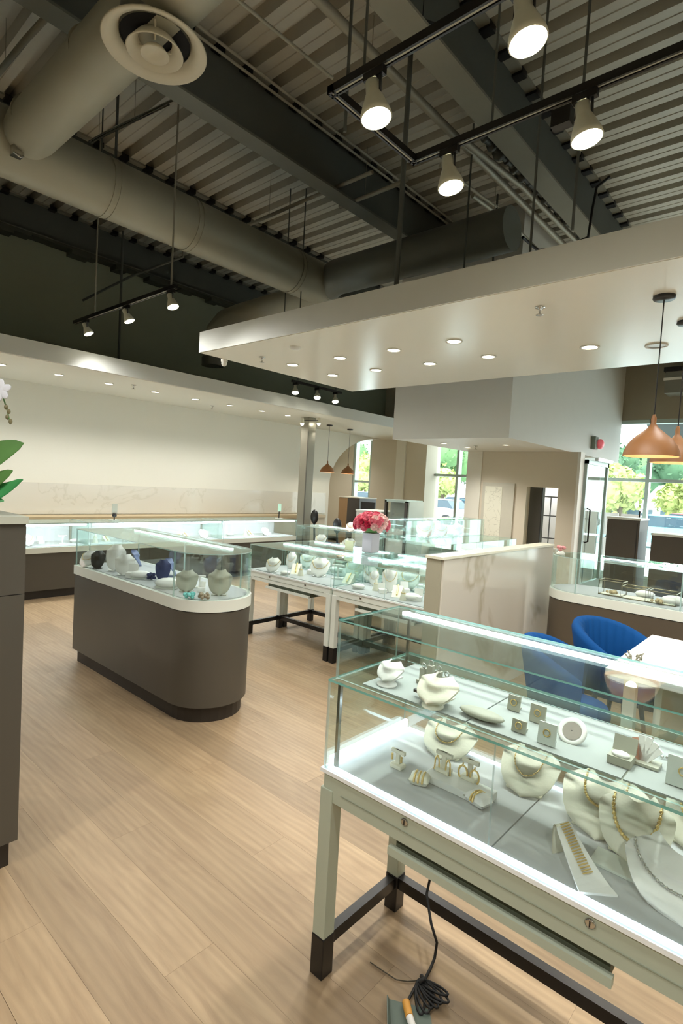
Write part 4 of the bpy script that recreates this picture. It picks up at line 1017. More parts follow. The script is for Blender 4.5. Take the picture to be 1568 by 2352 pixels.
mb.build('curled_end', IVORY, ramp)
mb = MB()
for i in range(19):
    k = .25 + .75 * i / 18; j = min(N - 1, int(k * N)); f = k * N - j
    l_ = top[j][0].lerp(top[j + 1][0], f); r_ = top[j][1].lerp(top[j + 1][1], f); c = (l_ + r_) / 2; w_ = (r_ - l_).normalized() * .011
    mb.tube([c - w_ + Vector((0, 0, .003)), c + w_ + Vector((.005, 0, .004))], .0017, 5)
tag(mb.build('gold_chain', GOLD), 'wide woven gold chain laid along the white ramp', 'bracelet')

# upper shelf of the front case
ZU = .9425
def d2(px, py): return at(px, py, ZU)
def stemmed(loc, w, label, m=IVORY, rot=0, h=.05):
    t = thing('pedestal_bust', label, 'display bust', loc)
    MB().lathe([(.03, 0), (.03, .004), (.012, .008), (.008, .02)], 18, loc, cap=True).build('foot', m, t)
    mb = MB(); mb.x = Matrix.Translation(loc + Vector((0, 0, .016))) @ Matrix.Rotation(rot, 4, 'Z') @ Matrix.Translation((w * .3, 0, 0)); add_bust(mb, w, h, w * .6, 10, 14); mb.build('form', m, t)
    return t
stemmed(d2(888, 1572), .085, 'small white pedestal bust at the outer end of the upper shelf', IVORYW)
stemmed(d2(993, 1622), .12, 'ivory pedestal bust at the front of the upper shelf', IVORY, 0, .06)
t = thing('ring_tower', 'stepped ring tower behind the ivory pedestal bust', 'ring stand', d2(998, 1585))
q = d2(1000, 1578)
for k, (dy, hh) in enumerate([(.045, .045), (.02, .06), (-.008, .05), (-.035, .04)]):
    o = box(q.x - .008, q.x + .008, q.y + dy - .009, q.y + dy + .009, ZU, ZU + hh).build('post', GREYF, t)
    MB().tube([Vector((q.x, q.y + dy, ZU + hh + .008)) + Vector((0, .007 * math.cos(a), .007 * math.sin(a))) for a in [2 * PI * i / 12 for i in range(12)]], .0018, 5, closed=True).build('ring', SILVER, o)
box(q.x - .014, q.x + .014, q.y - .06, q.y + .06, ZU, ZU + .01).build('base', GREYF, t)
for px, py, lab in [(966, 1602, 'black ring tray edge beside the ivory pedestal bust'), (1020, 1600, 'small black bar behind the ivory pedestal bust')]:
    q = d2(px, py); tag(MB().box(q.x - .006, q.x + .006, q.y - .022, q.y + .022, ZU + .012, ZU + .02).box(q.x - .003, q.x + .003, q.y - .003, q.y + .003, ZU, ZU + .013).build('bracelet_bar', BLACK), lab, 'display bar')
q = d2(1105, 1650); mb = MB(); mb.ball((q.x, q.y, ZU + .012), .05, 20, 8, .55, 1.25, .24); tag(mb.build('oval_pad', GREYF), 'flat grey oval pad on the upper shelf', 'display pad')
def easel(px, py, w, h, label, m=GREYF, mi=GOLD):
    q = d2(px, py); t = thing('card_stand', label, 'display card', q)
    mb = MB(); mb.x = Matrix.Translation(q) @ Matrix.Rotation(.18, 4, 'Y'); mb.box(-.003, .003, -w / 2, w / 2, 0, h).build('card', m, t)
    mb = MB(); mb.x = Matrix.Translation(q); mb.box(-.002, .03, -w / 3, w / 3, 0, .004).build('foot', m, t)
    mb = MB(); mb.x = Matrix.Translation(q) @ Matrix.Rotation(.18, 4, 'Y'); mb.tube([Vector((-.005, .008 * math.cos(a), h * .55 + .008 * math.sin(a))) for a in [2 * PI * i / 12 for i in range(12)]], .0015, 5, closed=True).build('ring', mi, t)
easel(1178, 1632, .034, .04, 'small grey card stand, first of the pair in the middle')
easel(1190, 1682, .036, .03, 'curved grey card stand in front of the small one')
easel(1232, 1660, .04, .045, 'taller grey card stand beside the pair')
easel(1253, 1710, .042, .05, 'pale square card stand nearer the front glass', mat('pale_stand', (214, 222, 214), .4))
easel(1565, 1810, .06, .06, 'big pale card stand cut by the picture edge', MATS['pale_stand'])
q = d2(1312, 1700); t = thing('ring_dish', 'round white ring dish with grey center', 'ring dish', q)
mb = MB(); mb.x = Matrix.Translation(q + Vector((0, 0, .022))) @ Matrix.Rotation(-.9, 4, 'Y'); mb.lathe([(.001, -.004), (.03, -.004), (.034, .0), (.03, .004), (.022, .002)], 28, cap=False).build('dish', IVORYW, t)
mb = MB(); mb.x = Matrix.Translation(q + Vector((0, 0, .022))) @ Matrix.Rotation(-.9, 4, 'Y'); mb.lathe([(.001, .003), (.022, .003)], 24, cap=False).build('center', mat('dish_grey', (150, 140, 130), .4), t)
box(q.x + .0, q.x + .02, q.y - .012, q.y + .012, ZU, ZU + .01).build('foot', IVORYW, t)
q = d2(1425, 1752); t = thing('ring_box', 'open grey ring box on the upper shelf', 'ring box', q)
box(q.x - .02, q.x + .02, q.y - .024, q.y + .024, ZU, ZU + .018).build('box_base', GREYF, t); mb = MB(); mb.x = Matrix.Translation((q.x + .02, q.y, ZU + .018)) @ Matrix.Rotation(.35, 4, 'Y'); mb.box(0, .008, -.024, .024, 0, .035).build('lid', GREYF, t)
MB().ball((q.x - .004, q.y, ZU + .021), .014, 12, 6, 1, 1.4, .5).build('cushion', IVORYW, t)
q = d2(1475, 1752); t = thing('fan_display', 'fan shaped ring display with coppery edge', 'ring stand', q)
for k in range(6):
    a = -.7 + k * .28; mb = MB(); mb.x = Matrix.Translation((q.x, q.y, ZU)) @ Matrix.Rotation(.3, 4, 'Y') @ Matrix.Rotation(a, 4, 'X'); mb.box(-.006, .006, -.006, .006, 0, .06 - .004 * abs(k - 2.5)).build('finger', mat('copper_tone', (206, 150, 128), .4) if k < 2 else IVORYW, t)
box(q.x - .02, q.x + .02, q.y - .035, q.y + .035, ZU, ZU + .006).build('base', GREYF, t)
mb = MB(); q = d2(1520, 1742)
for k in range(14): mb.ball((q.x + .006 * math.sin(k), q.y - k * .009, ZU + .004), .004, 6, 4)
tag(mb.build('chain', SILVER), 'short silver chain lying on the upper shelf', 'bracelet')

# ---------------------------------------------------------------- generic display pieces copied into the further cases
def proto_bust(w, h, d, m, name='necklace_bust'):
    mb = MB(); add_bust(mb, w, h, d, 10, 12); o = mb.build(name, m); off = o.location.copy()
    return o
lib = {}
def place(kind, x, y, z, rot, label, group, cat, s=1.0):
    if kind not in lib:
        t = None
        if kind in ('bust', 'tall_bust', 'grey_bust'):
            t = thing('necklace_bust', label, cat, (0, 0, 0)); mb = MB(); w, h, d = {'bust': (.12, .11, .07), 'tall_bust': (.13, .2, .05), 'grey_bust': (.12, .16, .05)}[kind]
            add_bust(mb, w, h, d, 10, 12); mb.build('form', GREYF if kind == 'grey_bust' else IVORYW, t)
            mb = MB(); P, wid = bust_fn(w, h, d); mb.tube([P(max(-1, min(1, math.cos(th) * wid(.8) * .95 / wid(.8 - .4 * math.sin(th)))), .8 - .4 * math.sin(th), .003) for th in [PI * i / 14 for i in range(15)]], .002, 4); mb.build('neck_chain', GOLD, t)
        elif kind == 'pad':
            t = thing('display_pad', label, cat, (0, 0, 0)); MB().ball((0, 0, .02), .045, 12, 6, 1, 1.2, .45).build('cushion', IVORYW, t); MB().box(-.03, .03, -.04, .04, 0, .008).build('base', CASEW, t)
        elif kind == 'cone':
            t = thing('ring_cone', label, cat, (0, 0, 0)); MB().lathe([(.022, 0), (.02, .01), (.012, .04), (.004, .07), (.0005, .074)], 14).build('cone', IVORY, t)
            MB().tube([(.0125 * math.cos(a), .0125 * math.sin(a), .042) for a in [2 * PI * i / 12 for i in range(12)]], .002, 5, closed=True).build('ring', GOLD, t)
        elif kind == 'tbar':
            t = thing('earring_stand', label, cat, (0, 0, 0)); MB().box(-.02, .02, -.035, .035, 0, .01).build('base', IVORYW, t); MB().box(-.004, .004, -.006, .006, .01, .085).build('post', IVORYW, t); MB().box(-.006, .006, -.04, .04, .078, .09).build('crossbar', IVORYW, t)
        elif kind == 'box':
            t = thing('ring_box', label, cat, (0, 0, 0)); MB().box(-.025, .025, -.028, .028, 0, .03).build('box_base', IVORYW, t); mb = MB(); mb.x = Matrix.Translation((.025, 0, .03)) @ Matrix.Rotation(.3, 4, 'Y'); mb.box(0, .008, -.028, .028, 0, .045).build('lid', IVORYW, t)
        elif kind == 'ramp':
            t = thing('bracelet_ramp', label, cat, (0, 0, 0)); MB().prof([(-.05, 0), (.05, 0), (.05, .05), (.04, .055)], 'y', -.03, .03).build('slope', IVORY, t); MB().tube([(-.04, 0, .012), (0, 0, .034), (.04, 0, .058)], .005, 6).build('chain', GOLD, t)
        lib[kind] = t; r = t; r.location = (x, y, z); r.rotation_euler = (0, 0, rot); r.scale = (s, s, s); r['group'] = group
        return r
    r = dup(lib[kind], (x, y, z), rot, label, s, group); r['category'] = cat
    return r
KN = {'bust': ('white neck bust', 'display bust'), 'tall_bust': ('tall white neck bust', 'display bust'), 'grey_bust': ('grey neck bust', 'display bust'), 'pad': ('white cushion pad', 'display pad'),
      'cone': ('ivory ring cone', 'ring stand'), 'tbar': ('white earring bar', 'earring stand'), 'box': ('open white ring box', 'ring box'), 'ramp': ('ivory bracelet ramp', 'bracelet display')}
GS = 1.35
def fill(items, z, where, group):
    cnt = {}
    tot = {}
    for it in items: tot[it[0]] = tot.get(it[0], 0) + 1
    od = ['first', 'second', 'third', 'fourth', 'fifth', 'sixth', 'seventh', 'eighth', 'ninth']
    for it in items:
        k, x, y = it[:3]; s = it[3] if len(it) > 3 else 1; rot = it[4] if len(it) > 4 and it[4] else random.uniform(.3, .9)
        s = s * GS; n = cnt.get(k, 0); cnt[k] = n + 1; nm, cat = KN[k]
        place(k, x, y, z, rot, (nm if tot[k] == 1 else od[n] + ' ' + nm) + ' ' + where, group, cat, s)
ZT = .652
def PX(kind, px, py, z=ZT, s=1, rot=0): p = at(px, py, z); return (kind, p.x, p.y, s, rot)
fill([PX('bust', 628, 1312, s=.9), PX('tall_bust', 668, 1305, s=.62), PX('ramp', 680, 1316, s=1.1), PX('box', 714, 1318, s=.9), PX('bust', 706, 1302, s=1), PX('bust', 735, 1322, s=1.15), PX('pad', 655, 1320, s=.7), PX('cone', 690, 1322), PX('tbar', 722, 1302)],
     ZT, 'in the table nearest the island, counted from the island', 'pieces in the first white table')
fill([PX('tbar', 775, 1330, s=1.1), PX('ramp', 800, 1338), PX('bust', 812, 1322, s=1), PX('pad', 822, 1352, s=.8), PX('bust', 850, 1335, s=.9), PX('cone', 862, 1356), PX('tall_bust', 858, 1345, s=.5), PX('tall_bust', 893, 1358, s=.75), PX('box', 878, 1362, s=.8), PX('bust', 905, 1345, s=.9),
      PX('ramp', 912, 1368), PX('box', 930, 1362, s=.9), PX('bust', 940, 1352, s=1.1), PX('pad', 945, 1378, s=1), PX('cone', 925, 1378), PX('box', 958, 1380, s=.9)],
     ZT, 'in the table beside the divider, counted outward', 'pieces in the second white table')
fill([('bust', 4.1, 4.0), ('tall_bust', 4.15, 3.8, .8), ('pad', 4.05, 3.6), ('bust', 4.12, 3.4), ('cone', 4.0, 3.3), ('box', 4.1, 3.2)], ZT, 'in the second-row table toward the column', 'pieces in the second row')
fill([('bust', 4.1, 2.9), ('tbar', 4.15, 2.7), ('pad', 4.05, 2.5), ('bust', 4.12, 2.3), ('cone', 4.0, 2.15)], ZT, 'in the second-row table behind the divider', 'pieces in the second row, divider end')
fill([('bust', 5.62, 3.62, 1.2, .7), ('tall_bust', 5.8, 3.66, .8, .7), ('bust', 6.0, 3.62, 1.1, .7), ('pad', 6.2, 3.62, 1), ('bust', 6.45, 3.64, 1, .7)], .943, 'on the upper shelf behind the divider', 'pieces behind the divider')
fill([('bust', 5.9, 3.2, 1.1, .7), ('pad', 5.6, 3.2, 1.2, .7), ('bust', 6.3, 3.2, 1.1, .7), ('box', 6.6, 3.2, 1.1, .7), ('cone', 5.4, 3.2, 1.2)], .667, 'on the lower shelf behind the divider', 'pieces behind the divider, lower shelf')
fill([('bust', 5.4, 4.6, 1.1), ('ramp', 5.5, 4.8), ('pad', 5.4, 5.0), ('bust', 5.5, 5.2)], .668, 'in the case with the blue panel', 'pieces in the blue panel case')
# wall case pieces
its = []
for k in range(26):
    kk = ['bust', 'box', 'tbar', 'pad', 'cone', 'ramp'][k % 6]; its.append((kk, 1.15 + k * .2, 6.92 + .12 * (k % 2), .9 if kk != 'cone' else 1.3, PI / 2))
fill(its, .604, 'in the lit wall case, counted from the orchid', 'pieces in the wall case')
# pieces on showcase tops near the column
for px, py, s, k, lab in [(742, 1222, 1, 'pad', 'flat cream piece lying on the case near the column'), (766, 1222, 1.1, 'bust', 'cream form lying on the case near the column')]:
    p = at(px, py, .93); place(k, min(max(p.x, 5.35), 5.7), min(max(p.y, 4.4), 5.4), .929, .4, lab, 'pieces on top of the case near the column', KN[k][1], s)
tag(MB().box(5.34, 5.70, 4.36, 5.3, .668, .70).build('blue_panel', NAVY), 'dark blue velvet board inside the case near the column', 'display board')
p = at(832, 1290, .894)
t = thing('card_sign', 'small pale yellow card standing by the flower vase', 'card', (4.0, 3.42, .893))
box(4.0, 4.006, 3.36, 3.46, .893, .99).build('card', mat('card_yellow', (226, 232, 190), .6), t); box(3.99, 4.02, 3.38, 3.44, .893, .897).build('foot', CHROME, t)

for px, py, zz, lab in [(905, 1352, .03, 'small dark round box in the table beside the divider'), (880, 1350, .02, 'little dark dome piece in the table beside the divider'), (962, 1352, .05, 'round black ring dish near the divider end')]:
    p = at(px, py, ZT); mb = MB(); mb.lathe([(.014, 0), (.016, .01), (.02, .028), (.019, .05), (.001, .056)], 16, (min(max(p.x, 3.5), 3.82), p.y, ZT)); tag(mb.build('ring_holder', mat('dark_plum', (60, 44, 48), .4)), lab, 'ring stand')
# island contents (front face side x~1.9)
ZI = .775
def IX(px, py): return at(px, py, ZI)
def isl_bust(px, py, w, h, d, m, label, rot=.85): p = IX(px, py); w *= 1.2; h *= 1.15; bust(p + Vector((d * .6, d * .8, 0)), w, h, d, rot, label, m)
isl_bust(222, 1307, .09, .12, .04, BLACK, 'black neck bust at the square end of the island')
isl_bust(262, 1312, .12, .17, .05, IVORYW, 'tall ivory neck bust at the square end of the island')
isl_bust(283, 1322, .12, .13, .05, IVORYW, 'shorter ivory neck bust beside the tall one')
isl_bust(372, 1335, .09, .13, .03, NAVY, 'navy blue display bust in the middle of the island')
isl_bust(427, 1361, .12, .12, .05, GREYF, 'grey neck bust behind the teal piece')
isl_bust(503, 1369, .13, .14, .05, GREYF, 'large grey neck bust at the rounded end')
fill([PX('box', 302, 1326, ZI, .9), PX('pad', 322, 1328, ZI, 1), PX('bust', 205, 1300, ZI, .8)], ZI, 'in the island case toward the square end', 'pieces in the island case')
fill([PX('pad', 385, 1350, ZI, 1.2), PX('pad', 470, 1372, ZI, .5), PX('box', 462, 1358, ZI, .6), PX('tbar', 458, 1350, ZI, .7)], ZI, 'in the island toward the rounded end', 'pieces at the rounded end')
for px, py, col, nm, lab in [(345, 1332, NAVY, 'gem_cluster', 'dark blue gem cluster in the middle of the island'), (437, 1375, TEALM, 'gem_cluster', 'teal gem piece near the island front glass'), (466, 1378, mat('beads_brown', (140, 134, 112), .4), 'bead_cluster', 'brown bead pile at the rounded end')]:
    p = IX(px, py); mb = MB(); r2 = random.Random(px)
    for k in range(16): mb.ball(p + Vector((r2.uniform(-.025, .025), r2.uniform(-.025, .025), .012 + r2.uniform(0, .03))), .012, 7, 5)
    tag(mb.build(nm, col), lab, 'jewelry')
for px, py, lab in [(395, 1322, 'curved silver-blue form behind the navy bust'), (310, 1300, 'pale blue curved form behind the ivory busts')]:
    p = IX(px, py); bust(Vector((2.2, p.y, ZI)), .12, .13, .06, 2.6, lab, mat('blue_grey', (120, 132, 168), .4))

# right case contents: open wire cubes and small pieces
def wire_cube(px, py, w, h, label):
    p = at(px, py, .776); t = thing('wire_stand', label, 'wire stand', p); x0, x1, y0, y1, z0, z1 = p.x, p.x + w * .8, p.y - w / 2, p.y + w / 2, .779, .779 + h
    mb = MB()
    for xx in (x0, x1):
        mb.tube([(xx, y0, z0), (xx, y1, z0), (xx, y1, z1), (xx, y0, z1)], .004, 6, closed=True)
    for yy in (y0, y1):
        for zz in (z0, z1): mb.tube([(x0, yy, zz), (x1, yy, zz)], .004, 6)
    mb.build('wire_frame', mat('wire_gold', (150, 138, 108), .3, metal=.7), t)
    box(x0 + .01, x1 - .01, y0 + .01, y1 - .01, z0, z0 + .004).build('plate', IVORY, t)
wire_cube(1400, 1368, .17, .11, 'wire stand nearest the rounded end of the brown case')
wire_cube(1455, 1378, .19, .085, 'wire stand in the middle of the brown case')
wire_cube(1515, 1388, .2, .085, 'wire stand farther along the brown case')
for px, py, lab in [(1400, 1352, 'amber bead cluster on the first wire stand'), (1505, 1372, 'gold bead cluster on the last wire stand')]:
    p = at(px, py + 14, .79); mb = MB(); r2 = random.Random(px)
    for k in range(14): mb.ball((p.x + r2.uniform(0.02, .07), p.y + r2.uniform(-.03, .03), .797 + r2.uniform(0, .02)), .012, 7, 5)
    tag(mb.build('bead_cluster', mat('beads_amber', (190, 170, 130), .4)), lab, 'jewelry')
fill([PX('pad', 1480, 1372, .776, 1), PX('pad', 1545, 1388, .776, 1.2)], .776, 'in the brown island case', 'pads in the brown case')

# small items on the wall case and divider end
def holder(px, py0, py1, m, label, hz):
    p = aty(px, py1, 7.0); t = thing('sign_holder', label, 'sign holder', (p.x, 7.0, .877))
    box(p.x - .05, p.x + .05, 6.95, 7.05, .877, .885).build('base', CASEW, t); box(p.x - .006, p.x + .006, 6.994, 7.006, .885, hz - .1).build('post', BLACK, t)
    box(p.x - .035, p.x + .035, 6.992, 7.0, hz - .13, hz).build('card', m, t); return t
holder(262, 1160, 1195, mat('holder_grey', (170, 168, 150), .4), 'grey card holder standing on the wall case behind the island', 1.10)
MB().ball((3.42, 6.98, .95), .03, 10, 6).build('clip', BLACK, bpy.data.objects['sign_holder'])
holder(640, 1160, 1195, mat('holder_mint', (196, 230, 204), .4), 'mint green card holder on the wall case near the column', 1.13)
p = at(1290, 1262, 1.1); p = Vector((5.25, 1.9, 1.05))
p = at(1287, 1274, 1.05)
t = thing('small_bouquet', 'tiny pink flower ornament on the case end beyond the divider', 'ornament', p)
RCe = p
MB().lathe([(.03, 0), (.035, .01), (.02, .03)], 14, p).build('dish', CASEW, t); mb = MB()
for k in range(8): mb.ball(p + Vector((random.uniform(-.025, .025), random.uniform(-.025, .025), .045 + random.uniform(0, .02))), .016, 8, 5)
mb.build('blossoms', mat('dusty_pink', (206, 140, 140), .6), t)
# pale end panel beyond divider supporting it
t = thing('end_pedestal', 'slim pale pedestal at the end of the marble divider', 'pedestal', (5.2, 1.8, 0))
box(5.03, 5.09, 1.82, 1.96, .0, 1.04).build('panel', mat('ped_pale', (206, 206, 192), .3), t); box(5.028, 5.092, 1.815, 1.965, 1.04, 1.05).build('cap', CASEW, t)

# ---------------------------------------------------------------- rose bouquet in white vase
vx, vy = 4.12, 3.24
t = thing('flower_vase', 'white square vase standing on the second-row glass top', 'vase', (vx, vy, .893))
box(vx - .06, vx + .06, vy - .06, vy + .06, .893, 1.08).build('body', VASE, t, bevel=.006)
box(vx - .05, vx + .05, vy - .05, vy + .05, 1.08, 1.083).build('mouth', mat('vase_inside', (90, 100, 80), .8), t)
bq = thing('rose_bouquet', 'round bouquet of pink and red roses in the white vase', 'bouquet', (vx, vy, 1.08))
def rose_mesh(mm, nm):
    mb = MB()
    for lay, (r, n, h) in enumerate([(.012, 3, .03), (.022, 4, .028), (.032, 5, .02)]):
        for k in range(n):
            a0 = 2 * PI * k / n + lay
            mb.grid(lambda u, v: (r * (0.4 + .75 * v) * math.cos(a0 + (u - .5) * 2.0), r * (.4 + .75 * v) * math.sin(a0 + (u - .5) * 2.0), -.012 + h * v + .004 * math.sin(u * PI)), 3, 2)
    mb.ball((0, 0, .004), .013, 6, 4); o = mb.build('rose', mm); o.parent = bq; return o
protos = [rose_mesh(PINK, 'p'), rose_mesh(ROSE, 'r'), rose_mesh(PALER, 'w')]
rf = random.Random(5); cnt = 0; N = 64
for i in range(N):
    z = 1 - (i + .5) / N * 1.25; th = i * 2.39996; rr_ = math.sqrt(max(0, 1 - z * z)); d = Vector((rr_ * math.cos(th), rr_ * math.sin(th), z))
    pos = Vector((d.x * .15, d.y * .15, d.z * .10 + .075))
    k = rf.choice([0, 0, 1, 1, 2]) if d.y - d.x * .2 > -.5 else rf.choice([2, 2, 0]); src = protos[k]
    if cnt < 3 and False: pass
    o = src.copy(); COL.objects.link(o); o.location = pos; o.rotation_mode = 'QUATERNION'; o.rotation_quaternion = Vector((0, 0, 1)).rotation_difference(d); cnt += 1
for k, s_ in enumerate(protos): s_.location = (0.05 * (k - 1), .02, .15)
MB().ball((vx, vy, 1.14), .11, 14, 8, 1, 1, .6).build('foliage', GREEN, bq)

# ---------------------------------------------------------------- orchid on the tall cabinet
ob = atd(-120, 1205, 1.9)
ob = Vector((.42, 2.45, 1.342))
t = thing('orchid_plant', 'potted white orchid with broad green leaves on the tall cabinet', 'plant', ob)
MB().lathe([(.055, 0), (.075, .12), (.08, .125), (.072, .125), (.06, .1)], 24, ob).build('pot', CASEW, t)
def leaf(base, tip, w, bend, m, side=(0, 0, 1)):
    base = Vector(base); tip = Vector(tip); ax = (tip - base); sd = ax.cross(Vector(side)).normalized()
    def f(u, v):
        c = base + ax * v + Vector((0, 0, bend * math.sin(PI * v))); ww = w * (math.sin(PI * min(1, v * .92 + .08)) ** .6) * (1 - .3 * v)
        k = 2 * u - 1; return c + sd * (k * ww) + Vector((0, 0, abs(k) * ww * .25))
    mb = MB(); mb.grid(f, 6, 12); mb.grid(lambda u, v: f(u, v) - Vector((0, 0, .003)), 6, 12, flip=True); return mb.build('leaf', m, t)
dl = 2.0
vup = CM @ Vector((0, .3, 1))
leaf(atd(-110, 1120, dl), atd(55, 1017, dl), .062, .015, GREEN, vup)
leaf(atd(-90, 1140, dl), atd(30, 1080, dl), .04, -.01, GREEN, vup)
leaf(atd(-110, 1100, dl), atd(54, 1100, dl), .042, -.06, GREENB, vup)
leaf(atd(-130, 1150, dl), atd(10, 1150, dl), .03, .01, GREENB, vup)
leaf(atd(-110, 1130, dl), atd(-200, 1040, dl), .03, .02, GREEN, vup)
s0 = atd(-90, 1130, dl); pts = [s0, atd(-70, 1000, dl), atd(-40, 900, dl), atd(-5, 880, dl), atd(8, 915, dl), atd(16, 940, dl), atd(24, 975, dl)]
MB().tube(pts, [.004, .004, .0035, .003, .003, .0025, .002], 6).build('flower_stem', GREEN, t)
for (px, py) in [(14, 935), (20, 945), (17, 958), (24, 968)]:
    MB().ball(atd(px, py, dl), .007, 8, 6, 1, 1, 1.4).build('bud', mat('bud_brown', (120, 112, 80), .6), t)
for (px, py) in [(-12, 900), (2, 895), (-40, 870)]:
    c = atd(px, py, dl - .02); mb = MB()
    for k in range(5):
        a = 2 * PI * k / 5 + .3; mb.x = Matrix.Translation(c) @ CM.to_4x4() @ Matrix.Rotation(a, 4, 'Z'); mb.ball((.02, 0, 0), .02, 8, 6, 1, .7, .15)
    mb.build('flower', mat('orchid_white', (226, 228, 236), .6), t)

# ---------------------------------------------------------------- power cord and floor box
p1 = at(980, 2112, .14); cpts = [Vector((1.63, .93, .20)), Vector((1.61, .93, .135)), at(990, 2122, .13), at(1003, 2165, .075), at(998, 2200, .02), at(988, 2225, .008), at(975, 2250, .006)]
t = thing('power_cord', 'black power cord hanging over the stretcher with a bundled coil', 'cord', at(980, 2260, 0))
MB().tube(cpts, .0045, 8).build('cord_drop', CABLE, t)
mb = MB(); r2 = random.Random(2)
cc = at(995, 2275, 0)
for k in range(7):
    a = at(962, 2250, .006); e1 = at(1022 - k * 4, 2262 + k * 9, .006 + .004 * k); e2 = at(1000 - k * 5, 2248 + k * 8, .006 + .004 * k)
    dv = (e1 - a); ln = dv.length * (.85 + .3 * r2.random()); ang = -.75 + .16 * k; dd = Matrix.Rotation(ang, 3, 'Z') @ (at(1010, 2300, .006) - a).normalized(); nn_ = Vector((-dd.y, dd.x, 0)); LL = .095 + .02 * r2.random(); WW = .013 + .006 * r2.random(); loop = []
    for j in range(15):
        q_ = 2 * PI * j / 15; loop.append(a + dd * (LL * (1 - math.cos(q_)) / 2) + nn_ * (WW * math.sin(q_)) + Vector((0, 0, .003 * k * (1 - math.cos(q_)) / 2)))
    mb.tube(loop, .0036, 6, closed=True)
mb.build('coil', CABLE, t)
MB().tube([at(968, 2243, .006), at(972, 2250, .018), at(962, 2258, .012)], .007, 8).build('tie', CABLE, t)
MB().tube([at(962, 2255, .006), at(950, 2272, .006), at(936, 2300, .012)], .0042, 8).build('cord_tail', CABLE, t)
tag(MB().tube([at(850, 2210, .004), at(882, 2232, .004), at(910, 2250, .004), at(935, 2254, .004), at(960, 2252, .004)], .0018, 6).build('loose_wire', mat('wire_dark', (70, 62, 44), .5)), 'thin loose wire curling on the floor by the cord bundle', 'wire')
q = at(934, 2318, 0)
t = thing('plug', 'orange and white plug pushed into the floor outlet', 'plug', q)
a = at(932, 2302, .012); b = at(940, 2336, .014); c = at(948, 2360, .012)
MB().tube([a, b], .012, 10).build('plug_body', ORANGE, t, label='orange plug body'); MB().tube([b, c], .011, 10).build('plug_end', IVORYW, t, label='white plug end')
q = at(945, 2350, 0)
t = thing('floor_outlet', 'grey green floor outlet with its cover plate flipped up', 'floor outlet', q)
MB().prism([tuple(at(890, 2296, 0)[:2]), tuple(at(985, 2320, 0)[:2]), tuple(at(1000, 2400, 0)[:2]), tuple(at(895, 2400, 0)[:2])], .0, .003).build('plate', SAGE, t)
mb = MB(); A = at(892, 2296, .003); B = at(900, 2400, .003); up = Vector((-.012, .01, .035)); mb.add([A, B, B + up, A + up * .4, A + Vector((.004, 0, 0)), B + Vector((.004, 0, 0)), B + up + Vector((.004, 0, 0)), A + up * .4 + Vector((.004, 0, 0))], [(0, 1, 2, 3), (7, 6, 5, 4), (0, 4, 5, 1), (1, 5, 6, 2), (2, 6, 7, 3), (3, 7, 4, 0)]); mb.build('cover', SAGE, t)

# ================================================================== OUTSIDE
GZ = -.5
o = MB().add([(FX + .3, -60, -.1), (FX + 4, -60, -.15), (FX + 4, 80, -.15), (FX + .3, 80, -.1)], [(0, 1, 2, 3)]).build('pavement', mat('paving', (214, 214, 208), .9)); o['kind'] = 'structure'
o = MB().add([(FX + 4, -60, -.2), (FX + 20, -60, GZ), (110, -60, GZ), (110, 110, GZ), (FX + 20, 110, GZ), (FX + 4, 80, -.2)], [(0, 1, 4, 5), (1, 2, 3, 4)]).build('parking_lot', ASPH); o['kind'] = 'structure'
def car(x, y, rot, m, label, z=GZ):
    t = thing('parked_car', label, 'car', (x, y, z), 'cars in the parking lot'); M = Matrix.Translation((x, y, z)) @ Matrix.Rotation(rot, 4, 'Z')
    body = [(-2.2, .35), (-2.25, .7), (-2.1, .95), (-1.2, 1.02), (1.15, 1.0), (2.1, .85), (2.25, .6), (2.2, .35)]
    mb = MB(); mb.x = M; mb.prof(body, 'y', -.88, .88); mb.build('body', m, t, bevel=.06)
    cab = [(-1.75, .98), (-1.35, 1.42), (.25, 1.45), (1.0, 1.0)]
    mb = MB(); mb.x = M; mb.prof(cab, 'y', -.76, .76); mb.build('windows', mat('car_glass', (60, 76, 88), .1), t, bevel=.04)
    mb = MB(); mb.x = M; mb.box(-1.3, .22, -.72, .72, 1.43, 1.48).build('roof', m, t, bevel=.02)
    for xx in (-1.4, 1.4):
        for yy in (-.86, .86):
            mb = MB(); mb.x = M @ frame_z((0, 1, 0), (xx, yy, .32)); mb.lathe([(.001, -.1), (.32, -.1), (.34, 0), (.32, .1), (.001, .1)], 18).build('wheel', BLACK, t)
Cb = mat('car_blue', (60, 170, 205), .3); Cw = mat('car_white', (225, 228, 230), .3); Cd = mat('car_dark', (70, 84, 104), .3); Cs = mat('car_silver', (180, 190, 196), .3); Ct = mat('car_teal', (120, 196, 205), .3); Cr = mat('car_red', (190, 90, 80), .3)
def carx(px, x, rot, m, lab): y = atx(px, 1160, x).y; car(x, y, rot, m, lab)
carx(1000, 28, 1.5, Cw, 'white car parked seen in the wide window beside the pier'); carx(1078, 31, 1.6, Cb, 'bright blue car parked seen beside the window mullion')
carx(1042, 40, 1.6, Cd, 'dark car parked farther away beyond the white car'); carx(1505, 26, 1.7, Ct, 'pale teal car parked seen in the big shop window')
carx(1560, 34, 1.6, Cr, 'red car at the edge of the big window'); carx(1425, 44, 1.6, Cs, 'silver car far off behind the glass front'); carx(835, 36, 1.6, Cw, 'white car seen through the slim window'); carx(960, 42, 1.6, Cs, 'silver car hidden partly behind the pier')
